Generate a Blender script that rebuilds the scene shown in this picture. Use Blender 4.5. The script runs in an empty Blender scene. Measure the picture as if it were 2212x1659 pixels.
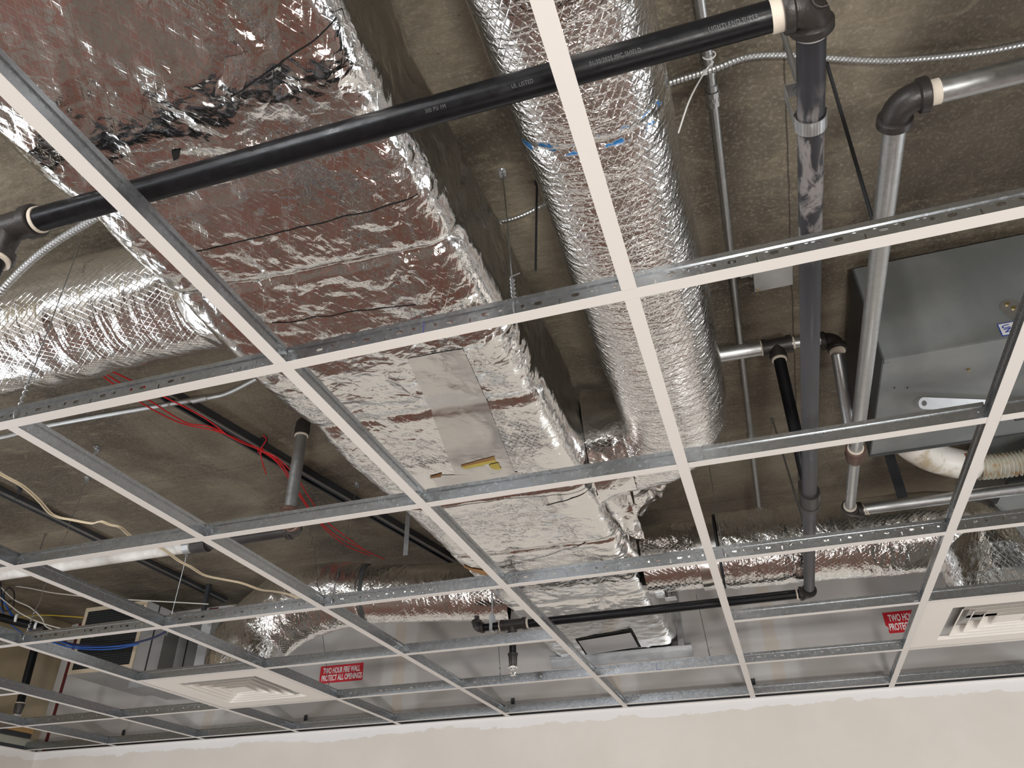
import bpy, bmesh, math, random
import numpy as np
from mathutils import Vector, Matrix
random.seed(7)
PI = math.pi
S = bpy.context.scene
COL = S.collection
# z = 0 is the plane of the suspended ceiling grid, 2.44 m above the floor
# ------------------------------------------------------------ camera
F = 1684.585
R0 = Matrix(((0.95163537, 0.30697745, -0.01244834),
             (-0.17871014, 0.52013699, -0.83517675),
             (-0.24990558, 0.79700838, 0.54984074)))
CAM = Vector((0.71179526, -0.94497724, -0.77679664))
cd = bpy.data.cameras.new('camera')
cam = bpy.data.objects.new('camera', cd); COL.objects.link(cam)
cd.sensor_fit = 'HORIZONTAL'; cd.sensor_width = 36.0; cd.lens = F/2212*36.0
cd.clip_start = .02; cd.clip_end = 60
mw = Matrix((( R0[0][0], -R0[1][0], -R0[2][0], CAM.x),
             ( R0[0][1], -R0[1][1], -R0[2][1], CAM.y),
             ( R0[0][2], -R0[1][2], -R0[2][2], CAM.z),
             (0, 0, 0, 1)))
cam.matrix_world = mw
S.camera = cam
def ray(u, v):
    c = Vector(((u-1106)/F, (v-829.5)/F, 1.0))
    return R0.transposed() @ c
def PZ(u, v, z):
    d = ray(u, v); return CAM + d*((z-CAM.z)/d.z)
def PY(u, v, y):
    d = ray(u, v); return CAM + d*((y-CAM.y)/d.y)
# ------------------------------------------------------------ world, exposure
w = bpy.data.worlds.new('world'); S.world = w; w.use_nodes = True
w.node_tree.nodes['Background'].inputs[0].default_value = (.9, .93, 1, 1)
w.node_tree.nodes['Background'].inputs[1].default_value = .02
S.view_settings.view_transform = 'Standard'; S.view_settings.look = 'None'
S.view_settings.gamma = 1; S.view_settings.use_curve_mapping = False
S.view_settings.exposure = 0.25
def area(name, loc, target, size, power, col=(1, 1, 1), sy=None):
    l = bpy.data.lights.new(name, 'AREA'); l.energy = power; l.color = col
    l.shape = 'RECTANGLE'; l.size = size; l.size_y = sy or size
    o = bpy.data.objects.new(name, l); COL.objects.link(o)
    o.location = loc
    o.rotation_euler = (Vector(target)-Vector(loc)).to_track_quat('-Z', 'Y').to_euler()
    return o
area('work_lamp_high', (-1.3, -4.2, -.40), (-1.0, 1.5, .1), .35, 75, (.93, .96, 1))
area('added_web_light', (-2.9, -2.9, -.12), (-.8, 1.8, .03), 1.3, 30, (.90, .95, 1), .10)  # long narrow light added to brighten the left tee webs
area('work_lamp_low', (1.2, -2.2, -2.0), (.8, 1.2, .3), .30, 62, (1, .97, .92))
area('added_duct_light', (1.9, -3.9, -1.15), (.6, 2.1, .35), .3, 42, (1, .98, .94))  # light added to lift highlights on the far right branch duct
area('soft_fill', (.6, .2, -2.2), (.3, 1.8, 0), 1.0, 9, (1, .97, .93))  # broad soft fill added under the grid for room ambient
# area lights added for the cool duct highlights; no glazing is built
area('added_side_light_left', (-3.62, .5, -1.45), (0, .5, -1.2), 3.4, 34, (.88, .94, 1), .8)
area('added_side_light_right', (4.25, 1.4, -1.35), (0, 1.4, -1.0), 2.4, 62, (.92, .96, 1), 1.3)

# ------------------------------------------------------------ materials
M = {}
def nd(nt, t, **kw):
    n = nt.nodes.new(t)
    for k, v in kw.items(): setattr(n, k, v)
    return n
def base(name, col=(.5, .5, .5), rough=.5, metal=0.0):
    m = bpy.data.materials.new(name); m.use_nodes = True
    nt = m.node_tree; b = nt.nodes['Principled BSDF']
    b.inputs['Base Color'].default_value = (*col, 1)
    b.inputs['Roughness'].default_value = rough; b.inputs['Metallic'].default_value = metal
    M[name] = m
    return m, nt, b
def math_(nt, op, a, b=None, c=None, clamp=False):
    n = nd(nt, 'ShaderNodeMath', operation=op); n.use_clamp = clamp
    for i, x in enumerate((a, b, c)):
        if x is None: continue
        if isinstance(x, (int, float)): n.inputs[i].default_value = x
        else: nt.links.new(x, n.inputs[i])
    return n.outputs[0]
def noise(nt, vec, scale, detail=4, rough=.55, dist=0, ntype=None):
    n = nd(nt, 'ShaderNodeTexNoise')
    if ntype: n.noise_type = ntype
    n.inputs['Scale'].default_value = scale; n.inputs['Detail'].default_value = detail
    n.inputs['Roughness'].default_value = rough; n.inputs['Distortion'].default_value = dist
    if vec is not None: nt.links.new(vec, n.inputs['Vector'])
    return n.outputs['Fac']
def ramp(nt, fac, stops):
    r = nd(nt, 'ShaderNodeValToRGB'); el = r.color_ramp.elements
    while len(el) < len(stops): el.new(.5)
    for e, (p, c) in zip(el, stops):
        e.position = p; e.color = (*c, 1) if len(c) == 3 else c
    nt.links.new(fac, r.inputs[0]); return r.outputs[0]
def mix(nt, fac, a, b):
    n = nd(nt, 'ShaderNodeMix', data_type='RGBA')
    for s, x in ((n.inputs[0], fac), (n.inputs[6], a), (n.inputs[7], b)):
        if isinstance(x, (int, float)): s.default_value = x
        elif isinstance(x, tuple): s.default_value = (*x, 1)
        else: nt.links.new(x, s)
    return n.outputs[2]
def mapr(nt, v, a, b, c=0, d=1):
    n = nd(nt, 'ShaderNodeMapRange')
    nt.links.new(v, n.inputs[0])
    for i, x in enumerate((a, b, c, d)): n.inputs[i+1].default_value = x
    return n.outputs[0]
def bump(nt, b, h, dist, strength=1.0, prev=None):
    n = nd(nt, 'ShaderNodeBump'); n.inputs['Distance'].default_value = dist
    n.inputs['Strength'].default_value = strength
    nt.links.new(h, n.inputs['Height'])
    if prev is not None: nt.links.new(prev, n.inputs['Normal'])
    nt.links.new(n.outputs[0], b.inputs['Normal'])
    return n.outputs[0]
def objco(nt): return nd(nt, 'ShaderNodeTexCoord').outputs['Object']
def uvco(nt): return nd(nt, 'ShaderNodeTexCoord').outputs['UV']
def sep(nt, v):
    s = nd(nt, 'ShaderNodeSeparateXYZ'); nt.links.new(v, s.inputs[0]); return s.outputs
def mapping(nt, v, scale=(1, 1, 1), rot=(0, 0, 0)):
    m = nd(nt, 'ShaderNodeMapping'); nt.links.new(v, m.inputs[0])
    m.inputs['Scale'].default_value = scale; m.inputs['Rotation'].default_value = rot
    return m.outputs[0]

def foil(name, crumple=1.0, scrim=.5, rough=.16, col=(.86, .855, .84), streak=None, blue=False, rippl=0):
    m, nt, b = base(name, col, rough, 1.0)
    oc = objco(nt); uv = uvco(nt)
    vv = oc if streak is None else mapping(nt, oc, streak)
    # warp for irregular folds
    wn = nd(nt, 'ShaderNodeTexNoise'); wn.inputs['Scale'].default_value = 9; wn.inputs['Detail'].default_value = 3
    nt.links.new(vv, wn.inputs['Vector'])
    add = nd(nt, 'ShaderNodeVectorMath', operation='MULTIPLY_ADD')
    nt.links.new(wn.outputs['Color'], add.inputs[0]); add.inputs[1].default_value = (.12, .12, .12); nt.links.new(vv, add.inputs[2])
    wv = add.outputs[0]
    v1 = nd(nt, 'ShaderNodeTexVoronoi'); v1.inputs['Scale'].default_value = 15; nt.links.new(wv, v1.inputs['Vector'])
    v2 = nd(nt, 'ShaderNodeTexVoronoi'); v2.inputs['Scale'].default_value = 48; nt.links.new(wv, v2.inputs['Vector'])
    n1 = noise(nt, wv, 11, 2, .5)
    rid = math_(nt, 'ABSOLUTE', math_(nt, 'SUBTRACT', n1, .5))
    n2 = noise(nt, wv, 40, 2, .5)
    rid2 = math_(nt, 'ABSOLUTE', math_(nt, 'SUBTRACT', n2, .5))
    h = math_(nt, 'ADD', math_(nt, 'MULTIPLY', v1.outputs['Distance'], 1.1), math_(nt, 'MULTIPLY', v2.outputs['Distance'], .16))
    h = math_(nt, 'ADD', h, math_(nt, 'MULTIPLY', rid, 2.2))
    h = math_(nt, 'ADD', h, math_(nt, 'MULTIPLY', rid2, .3))
    # places where the skin is stretched smooth
    patch = mapr(nt, noise(nt, oc, 3.2, 2), .38, .62, .3, 1.15)
    h = math_(nt, 'MULTIPLY', h, patch)
    if name == 'foil_main': h = math_(nt, 'MULTIPLY', h, mapr(nt, sep(nt, oc)[1], -.65, -.35, .25, 1)); h = math_(nt, 'MULTIPLY', h, mapr(nt, sep(nt, oc)[1], .5, .8, 1, .55))
    nrm = bump(nt, b, h, .0052*crumple, 1.0)
    if rippl:
        s = sep(nt, uv)
        wv2 = math_(nt, 'SINE', math_(nt, 'ADD', math_(nt, 'MULTIPLY', s[1], 2*PI/.022), math_(nt, 'MULTIPLY', noise(nt, mapping(nt, uv, (6, 12, 1)), 3, 3), 22)))
        nrm = bump(nt, b, wv2, .0016*rippl, 1.0, nrm)
    if scrim:
        s = sep(nt, uv)
        def line(expr):
            f = math_(nt, 'ABSOLUTE', math_(nt, 'SUBTRACT', math_(nt, 'FRACT', expr), .5))
            return mapr(nt, f, .0, .1, 1, 0)
        k = 1/.0145
        a = line(math_(nt, 'MULTIPLY', math_(nt, 'ADD', s[0], math_(nt, 'MULTIPLY', s[1], .62)), k))
        c = line(math_(nt, 'MULTIPLY', math_(nt, 'SUBTRACT', s[0], math_(nt, 'MULTIPLY', s[1], .62)), k))
        l = math_(nt, 'MAXIMUM', a, c)
        bump(nt, b, l, .0009*scrim, 1.0, nrm)
    rn = mapr(nt, noise(nt, oc, 7, 3), .35, .7, rough*.75, rough*1.5)
    nt.links.new(rn, b.inputs['Roughness'])
    if blue:
        s = sep(nt, oc)
        by = mapr(nt, math_(nt, 'ABSOLUTE', math_(nt, 'SUBTRACT', s[1], -.045)), .014, .02, 1, 0)
        bn = mapr(nt, noise(nt, mapping(nt, oc, (1, 1.6, 1)), 30, 2), .55, .6)
        f = math_(nt, 'MULTIPLY', by, bn)
        bz = mapr(nt, s[2], .40, .42, 1, 0)
        f = math_(nt, 'MULTIPLY', f, bz, clamp=True)
        nt.links.new(mix(nt, f, col, (.03, .16, .38)), b.inputs['Base Color'])
        nt.links.new(math_(nt, 'SUBTRACT', 1, f), b.inputs['Metallic'])
    return m
foil('foil_main', 1.0, .10, .11)
foil('foil_right', .20, .32, .15, streak=(.7, 1.6, 1), blue=True, rippl=.3)
foil('foil_side', .45, .32, .12, streak=(2.4, .6, .6), rippl=.0)
foil('foil_flex', .9, .2, .11, streak=(2.2, 1, 1))
foil('foil_tape', .3, 0, .22, (.72, .71, .69))
foil('foil_scrap', .7, 0, .15)

def galv(name, col=(.62, .64, .65), r=.32, scale=120, b1=.0002):
    m, nt, b = base(name, col, r, .95)
    oc = objco(nt)
    v = nd(nt, 'ShaderNodeTexVoronoi'); v.inputs['Scale'].default_value = scale; nt.links.new(oc, v.inputs['Vector'])
    bw = sep(nt, v.outputs['Color'])[0]
    c = mix(nt, bw, tuple(x*.94 for x in col), tuple(min(1, x*1.05) for x in col))
    nt.links.new(c, b.inputs['Base Color'])
    nt.links.new(mapr(nt, bw, 0, 1, r*.93, r*1.07), b.inputs['Roughness'])
    n = noise(nt, oc, scale*.6, 3)
    if b1 > 0: bump(nt, b, n, b1)
    return m
galv('galvanised_tee', (.38, .395, .41), .26, 160, 0)
galv('galvanised_sheet', (.55, .56, .57), .38, 45, .0002)
galv('galvanised_pipe', (.50, .51, .51), .40, 140, .00012)
m, nt, b = base('grid_paint', (.66, .63, .595), .42)
bump(nt, b, noise(nt, objco(nt), 300, 2), .00008)
m, nt, b = base('panel_paint', (.74, .70, .645), .5)
m, nt, b = base('black_pipe', (.006, .006, .007), .33)
n = noise(nt, objco(nt), 60, 4); nt.links.new(mapr(nt, n, .3, .7, .26, .42), b.inputs['Roughness']); bump(nt, b, n, .0002); b.inputs['Specular IOR Level'].default_value = .22
m, nt, b = base('dusty_pipe', (.02, .02, .024), .5)
oc = objco(nt); n = noise(nt, mapping(nt, oc, (1, .45, 1)), 26, 5, .6, .8)
s = sep(nt, oc)
top = mapr(nt, math_(nt, 'ABSOLUTE', math_(nt, 'SUBTRACT', s[1], .03)), .12, .2, 1, 0)
f = math_(nt, 'MULTIPLY', mapr(nt, n, .47, .56), top)
c = mix(nt, f, (.020, .020, .025), (.20, .185, .18))
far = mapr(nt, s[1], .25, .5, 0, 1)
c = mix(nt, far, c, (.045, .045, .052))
nt.links.new(c, b.inputs['Base Color']); bump(nt, b, n, .0003)
m, nt, b = base('black_fitting', (.035, .03, .028), .42, .3)
n = noise(nt, objco(nt), 200, 3); bump(nt, b, n, .0005)
base('thread_tape', (.62, .55, .46), .6)
m, nt, b = base('rust_fitting', (.10, .055, .04), .45, .3)
bump(nt, b, noise(nt, objco(nt), 90, 3), .0006)
base('white_ring', (.62, .62, .6), .5)
m, nt, b = base('steel_wire', (.42, .43, .44), .35, .9)
base('dark_steel', (.05, .052, .058), .45, .4)
base('chrome', (.75, .74, .72), .15, 1)
base('red_wire', (.6, .015, .02), .4)
base('cream_wire', (.62, .52, .36), .5)
base('white_wire', (.6, .57, .52), .5)
base('blue_wire', (.015, .10, .42), .4)
base('navy_wire', (.02, .025, .09), .45)
base('yellow_wire', (.5, .36, .03), .5)
base('black_rubber', (.01, .01, .012), .6)
base('zip_tie', (.75, .75, .74), .4)
m, nt, b = base('white_pipe', (.62, .60, .57), .55)
nt.links.new(mix(nt, mapr(nt, noise(nt, objco(nt), 12, 4), .4, .65), (.66, .64, .61), (.45, .42, .38)), b.inputs['Base Color'])
m, nt, b = base('grey_enamel', (.20, .215, .215), .42, .25)
oc = objco(nt); bump(nt, b, noise(nt, oc, 220, 3), .00025)
nt.links.new(mix(nt, mapr(nt, noise(nt, oc, 5, 5), .45, .7), (.19, .205, .205), (.25, .26, .255)), b.inputs['Base Color'])
base('dark_grey_metal', (.06, .065, .065), .5, .3)
m, nt, b = base('light_grey_panel', (.46, .46, .46), .55, .1)
base('sealant', (.13, .13, .12), .7)
base('tan_metal', (.48, .40, .29), .5)
base('mesh_black', (.012, .013, .016), .5, .3)
base('void_black', (.004, .004, .004), .9)
base('red_sign', (.52, .008, .02), .5)
base('sign_white', (.8, .8, .8), .5)
base('label_white', (.75, .76, .78), .5)
base('label_blue', (.02, .06, .35), .5)
base('pipe_print', (.075, .078, .082), .5)
base('marker_blue', (.01, .015, .22), .5)
base('brass', (.45, .36, .17), .35, .9)
base('fibreglass', (.55, .45, .10), .95)
base('brown_kraft', (.30, .16, .06), .8)
m, nt, b = base('old_white_enamel', (.6, .56, .5), .35)
oc = objco(nt); n = noise(nt, oc, 14, 5, .6)
c = mix(nt, mapr(nt, n, .50, .64), (.66, .63, .58), (.42, .34, .22)); nt.links.new(c, b.inputs['Base Color'])
base('rust_patch', (.20, .06, .03), .8)
m, nt, b = base('hose_cream', (.55, .52, .42), .5)
oc = objco(nt); n = noise(nt, oc, 30, 4)
nt.links.new(mix(nt, mapr(nt, n, .52, .66), (.6, .58, .5), (.45, .24, .06)), b.inputs['Base Color'])

# deck concrete
m, nt, b = base('deck_concrete', (.2, .17, .13), .8)
oc = objco(nt)
c = ramp(nt, noise(nt, oc, 1.7, 6, .6, .4), [(.32, (.060, .049, .036)), (.5, (.145, .122, .088)), (.68, (.26, .222, .162))])
blot = mapr(nt, noise(nt, mapping(nt, oc, (1, 2.2, 1)), 7, 6, .65, 1.2), .55, .72)
c = mix(nt, math_(nt, 'MULTIPLY', blot, .5), c, (.30, .25, .17))
v = nd(nt, 'ShaderNodeTexVoronoi'); v.inputs['Scale'].default_value = 60; nt.links.new(oc, v.inputs['Vector'])
pore = mapr(nt, v.outputs['Distance'], .05, .14, 1, 0)
pm = mapr(nt, noise(nt, oc, 9, 2), .55, .6)
c = mix(nt, math_(nt, 'MULTIPLY', pore, pm), c, (.03, .024, .018))
sp = mapr(nt, noise(nt, oc, 110, 4), .52, .7)
c = mix(nt, math_(nt, 'MULTIPLY', sp, .35), c, (.36, .32, .25))
s = sep(nt, oc)
def seamline(coord, pos, wd, amp=.004, sc=9):
    wob = math_(nt, 'MULTIPLY', math_(nt, 'SUBTRACT', noise(nt, oc, sc, 4), .5), amp*2)
    return mapr(nt, math_(nt, 'ABSOLUTE', math_(nt, 'SUBTRACT', math_(nt, 'ADD', coord, wob), pos)), wd*.4, wd, 1, 0)
for x, wd in ((.985, .003), (-1.4, .003), (-2.7, .003)):
    c = mix(nt, math_(nt, 'MULTIPLY', seamline(s[0], x, wd), .8 if x > 0 else .3), c, (.03, .025, .02))
for y, wd in ((-.15, .006), (1.55, .004), (2.6, .006)):
    c = mix(nt, math_(nt, 'MULTIPLY', seamline(s[1], y, wd), .35), c, (.04, .03, .024))
nt.links.new(c, b.inputs['Base Color'])
hh = math_(nt, 'ADD', noise(nt, oc, 40, 6, .6), math_(nt, 'MULTIPLY', noise(nt, mapping(nt, oc, (1, 3, 1)), 12, 5), 1.5))
bump(nt, b, hh, .0035)

# walls
m, nt, b = base('wall_finish', (.6, .6, .58), .7)
oc = objco(nt); s = sep(nt, oc)
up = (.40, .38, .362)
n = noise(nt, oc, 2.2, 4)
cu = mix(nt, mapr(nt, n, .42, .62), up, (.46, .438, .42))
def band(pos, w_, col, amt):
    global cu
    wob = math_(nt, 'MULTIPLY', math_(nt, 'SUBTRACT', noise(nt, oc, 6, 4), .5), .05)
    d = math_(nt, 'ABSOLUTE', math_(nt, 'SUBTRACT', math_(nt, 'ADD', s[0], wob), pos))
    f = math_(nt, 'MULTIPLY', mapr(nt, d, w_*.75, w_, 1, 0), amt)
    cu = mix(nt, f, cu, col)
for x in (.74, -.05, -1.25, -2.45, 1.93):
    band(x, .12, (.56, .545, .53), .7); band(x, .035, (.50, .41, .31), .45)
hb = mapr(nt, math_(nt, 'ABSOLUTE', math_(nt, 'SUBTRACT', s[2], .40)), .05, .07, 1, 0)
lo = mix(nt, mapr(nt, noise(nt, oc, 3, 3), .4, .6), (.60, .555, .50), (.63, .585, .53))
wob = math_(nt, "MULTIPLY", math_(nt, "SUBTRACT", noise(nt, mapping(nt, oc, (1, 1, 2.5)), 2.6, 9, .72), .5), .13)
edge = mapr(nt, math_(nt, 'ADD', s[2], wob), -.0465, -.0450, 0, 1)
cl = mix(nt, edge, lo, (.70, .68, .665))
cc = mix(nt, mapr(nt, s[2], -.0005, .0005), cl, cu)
nt.links.new(cc, b.inputs['Base Color'])
bump(nt, b, noise(nt, oc, 120, 3), .0003)
m, nt, b = base('tan_board', (.30, .24, .15), .75)
oc = objco(nt)
nt.links.new(mix(nt, mapr(nt, noise(nt, oc, 2.5, 5), .4, .65), (.27, .215, .13), (.36, .295, .20)), b.inputs['Base Color'])
m, nt, b = base('floor_paper', (.42, .16, .11), .75)
oc = objco(nt)
nt.links.new(mix(nt, mapr(nt, noise(nt, oc, 1.3, 5), .46, .54), (.19, .078, .056), (.18, .15, .125)), b.inputs['Base Color'])
base('plain_wall', (.42, .395, .365), .8)
base('shade_tile', (.7, .7, .68), .9)  # for the added tiles that shade the deck

# ------------------------------------------------------------ mesh helpers
def link(name, me, mat=None, parent=None):
    o = bpy.data.objects.new(name, me); COL.objects.link(o)
    if mat:
        for mm in (mat if isinstance(mat, (list, tuple)) else [mat]): me.materials.append(M[mm])
    if parent is not None:
        o.parent = parent
        o.matrix_parent_inverse = Matrix.Translation(-Vector(parent.location))
    return o
def fin(name, bm, mat, parent=None, smooth=True, ang=40):
    me = bpy.data.meshes.new(name); bm.normal_update(); bm.to_mesh(me); bm.free()
    if smooth:
        me.polygons.foreach_set('use_smooth', [True]*len(me.polygons))
        me.set_sharp_from_angle(angle=math.radians(ang))
    return link(name, me, mat, parent)
def thing(name, label, cat, loc=(0, 0, 0), group=None):
    o = bpy.data.objects.new(name, None); COL.objects.link(o); o.location = loc
    o.empty_display_size = .05
    return tag(o, label, cat, group)
def tag(o, label, cat, group=None):
    o['label'] = label; o['category'] = cat
    if group: o['group'] = group
    return o
def struct(o): o['kind'] = 'structure'; return o
def box(bm, lo, hi):
    lo = Vector(lo); hi = Vector(hi)
    vs = [bm.verts.new((x, y, z)) for x in (lo.x, hi.x) for y in (lo.y, hi.y) for z in (lo.z, hi.z)]
    for f in ((0, 1, 3, 2), (4, 6, 7, 5), (0, 4, 5, 1), (2, 3, 7, 6), (0, 2, 6, 4), (1, 5, 7, 3)):
        bm.faces.new([vs[i] for i in f])
    return vs
def obox(bm, c, ax, ay, az, hx, hy, hz):
    c = Vector(c); vs = []
    for i in (-1, 1):
        for j in (-1, 1):
            for k in (-1, 1): vs.append(bm.verts.new(c+ax*hx*i+ay*hy*j+az*hz*k))
    for f in ((0, 1, 3, 2), (4, 6, 7, 5), (0, 4, 5, 1), (2, 3, 7, 6), (0, 2, 6, 4), (1, 5, 7, 3)):
        bm.faces.new([vs[i] for i in f])
def frames(pts):
    n = len(pts); T = []
    for i in range(n):
        a = pts[max(0, i-1)]; c = pts[min(n-1, i+1)]; T.append((c-a).normalized())
    up = Vector((0, 0, 1)) if abs(T[0].z) < .9 else Vector((1, 0, 0))
    N = (up - T[0]*up.dot(T[0])).normalized(); out = []
    for i in range(n):
        N = (N - T[i]*N.dot(T[i])).normalized(); out.append((T[i], N, T[i].cross(N)))
    return out
def tube(bm, pts, r, seg=16, caps=True, radii=None):
    pts = [Vector(p) for p in pts]; fr = frames(pts); rings = []
    for i, (p, (t, n, b_)) in enumerate(zip(pts, fr)):
        rr = radii[i] if radii else r
        rings.append([bm.verts.new(p+n*(math.cos(a)*rr)+b_*(math.sin(a)*rr)) for a in [2*PI*k/seg for k in range(seg)]])
    for a, c in zip(rings, rings[1:]):
        for k in range(seg):
            bm.faces.new((a[k], a[(k+1) % seg], c[(k+1) % seg], c[k]))
    if caps:
        bm.faces.new(list(reversed(rings[0]))); bm.faces.new(rings[-1])
def cyl(bm, a, c, r, seg=24): tube(bm, [a, c], r, seg)
def lathe(bm, a, d, prof, seg=24):
    """prof: list of (distance along d, radius)"""
    d = Vector(d).normalized(); a = Vector(a)
    tube(bm, [a+d*s for s, _ in prof], 0, seg, True, [max(r, 1e-5) for _, r in prof]) if all(prof[i][0] < prof[i+1][0] for i in range(len(prof)-1)) else None
def spline(pts, n=8):
    pts = [Vector(p) for p in pts]
    P = [pts[0]*2-pts[1]]+pts+[pts[-1]*2-pts[-2]]; out = []
    for i in range(1, len(P)-2):
        a, b_, c, d = P[i-1], P[i], P[i+1], P[i+2]
        for k in range(n):
            t = k/n
            out.append(.5*((2*b_)+(c-a)*t+(2*a-5*b_+4*c-d)*t*t+(3*b_-a-3*c+d)*t**3))
    out.append(pts[-1]); return out
def arc(c, u, v, r, a0, a1, n=10):
    c = Vector(c); u = Vector(u); v = Vector(v)
    return [c+u*(math.cos(a0+(a1-a0)*k/n)*r)+v*(math.sin(a0+(a1-a0)*k/n)*r) for k in range(n+1)]
# vectorised gradient noise
_rs = np.random.RandomState(3); _P = _rs.permutation(256); _P = np.concatenate([_P, _P, _P])
_G = _rs.normal(size=(256, 3)); _G /= np.linalg.norm(_G, axis=1)[:, None]
def pn(p):
    i = np.floor(p).astype(int); f = p-i; i &= 255; u = f*f*f*(f*(f*6-15)+10); r = 0
    for dx in (0, 1):
        for dy in (0, 1):
            for dz in (0, 1):
                g = _G[_P[_P[_P[i[:, 0]+dx]+i[:, 1]+dy]+i[:, 2]+dz]]
                d = ((f-[dx, dy, dz])*g).sum(1)
                wx = u[:, 0] if dx else 1-u[:, 0]; wy = u[:, 1] if dy else 1-u[:, 1]; wz = u[:, 2] if dz else 1-u[:, 2]
                r = r+d*wx*wy*wz
    return r
def wrinkle(co, amp, seed=0.0, streak=(1, 1, 1)):
    q = co*np.array(streak)+seed
    wx = np.stack([pn(q*5+7), pn(q*5+31), pn(q*5+63)], 1)*.10
    q = q+wx
    a = pn(q*3.1+5)*.9
    b_ = (.35-np.abs(pn(q*9)))*.85
    c = (.3-np.abs(pn(q*21+9)))*.42
    d = (.3-np.abs(pn(q*47+3)))*.17
    m_ = np.clip(.65+pn(co*2.3+seed+50)*1.6, .25, 1.3)
    return amp*(a+(b_+c+d)*m_)
def skin(name, P, N, UV, mat, amp, seed, parent, closed=True, extra=None, streak=(1, 1, 1)):
    """P,N: (rows, cols, 3) arrays; closed around cols"""
    r, c, _ = P.shape
    flat = P.reshape(-1, 3); nf = N.reshape(-1, 3)
    d = wrinkle(flat, amp, seed, streak)
    if extra is not None: d = d+extra.reshape(-1)
    V = flat+nf*d[:, None]
    idx = np.arange(r*c).reshape(r, c)
    cn = c if closed else c-1
    j = np.arange(cn); jn = (j+1) % c
    A = idx[:-1][:, j]; B = idx[:-1][:, jn]; C = idx[1:][:, jn]; D = idx[1:][:, j]
    fc = np.stack([A, B, C, D], -1).reshape(-1, 4)
    me = bpy.data.meshes.new(name)
    me.from_pydata(V.tolist(), [], fc.tolist())
    uvl = me.uv_layers.new(name='UVMap')
    U = UV.copy()
    ua = U[:-1][:, j]; ub = U[:-1][:, np.minimum(j+1, c-1)].copy(); uc = U[1:][:, np.minimum(j+1, c-1)].copy(); ud = U[1:][:, j]
    if closed:
        step = U[0, 1, 0]-U[0, 0, 0]
        ub[:, -1, 0] = ua[:, -1, 0]+step; uc[:, -1, 0] = ud[:, -1, 0]+step
    uvl.data.foreach_set('uv', np.stack([ua, ub, uc, ud], 2).reshape(-1))
    me.polygons.foreach_set('use_smooth', [True]*len(me.polygons))
    return link(name, me, mat, parent)
def foil_tube(name, path, r, mat, parent, amp=.008, seed=1., seg=110, step=.009, squash=None, extra=None, streak=(1, 1, 1), cap=False):
    """path: list of points; r: radius or function of arclength"""
    pts = [Vector(p) for p in path]
    # resample
    L = [0.]
    for a, c in zip(pts, pts[1:]): L.append(L[-1]+(c-a).length)
    n = max(2, int(L[-1]/step)); res = []
    for k in range(n+1):
        s_ = L[-1]*k/n; i = 0
        while i < len(L)-2 and L[i+1] < s_: i += 1
        t = (s_-L[i])/max(1e-9, L[i+1]-L[i]); res.append(pts[i].lerp(pts[i+1], t))
    fr = frames(res); Ps = []; Ns = []; UVs = []
    ang = np.linspace(0, 2*PI, seg, endpoint=False)
    for k, (p, (t, nn, bb)) in enumerate(zip(res, fr)):
        rr = r(L[-1]*k/n) if callable(r) else r
        nn = np.array(nn); bb = np.array(bb)
        dirs = np.cos(ang)[:, None]*nn+np.sin(ang)[:, None]*bb
        sq = np.ones(seg)*rr
        if squash:   # superellipse exponent
            e = squash
            sq = rr/((np.abs(np.cos(ang))**e+np.abs(np.sin(ang))**e)**(1/e))
        Ps.append(np.array(p)+dirs*sq[:, None]); Ns.append(dirs)
        UVs.append(np.stack([ang*(r(0) if callable(r) else r), np.full(seg, L[-1]*k/n)], 1))
    P = np.array(Ps); N = np.array(Ns); UV = np.array(UVs)
    ex = None
    if extra is not None:
        ex = np.array([[extra(L[-1]*k/n, a) for a in ang] for k in range(n+1)])
    if cap:
        for end, src in ((0, 0), (-1, -1)):
            c0 = P[src].mean(0); rows = [c0+(P[src]-c0)*q for q in ((.05, .5, .9) if end == 0 else (.9, .5, .05))]
            nr = np.repeat(N[src][None], 3, 0); uvr = np.repeat(UV[src][None], 3, 0)
            if end == 0: P = np.concatenate([rows, P]); N = np.concatenate([nr*.2, N]); UV = np.concatenate([uvr, UV])
            else: P = np.concatenate([P, rows]); N = np.concatenate([N, nr*.2]); UV = np.concatenate([UV, uvr])
            if ex is not None: ex = np.concatenate([np.zeros((3, seg)), ex] if end == 0 else [ex, np.zeros((3, seg))])
    return skin(name, P, N, UV, mat, amp, seed, parent, True, ex, streak)
def text_mesh(txt, size, sx=1.0, spacing=1.0, offset=0.0, extrude=.0004):
    cu = bpy.data.curves.new('t', 'FONT'); cu.body = txt; cu.size = size; cu.space_character = spacing
    cu.align_x = 'CENTER'; cu.align_y = 'CENTER'; cu.offset = offset; cu.extrude = extrude
    o = bpy.data.objects.new('t', cu); COL.objects.link(o)
    dg = bpy.context.evaluated_depsgraph_get(); dg.update()
    me = bpy.data.meshes.new_from_object(o.evaluated_get(dg))
    bpy.data.objects.remove(o); bpy.data.curves.remove(cu)
    me.transform(Matrix.Diagonal((sx, 1, 1, 1)))
    me.materials.clear()
    return me

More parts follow.
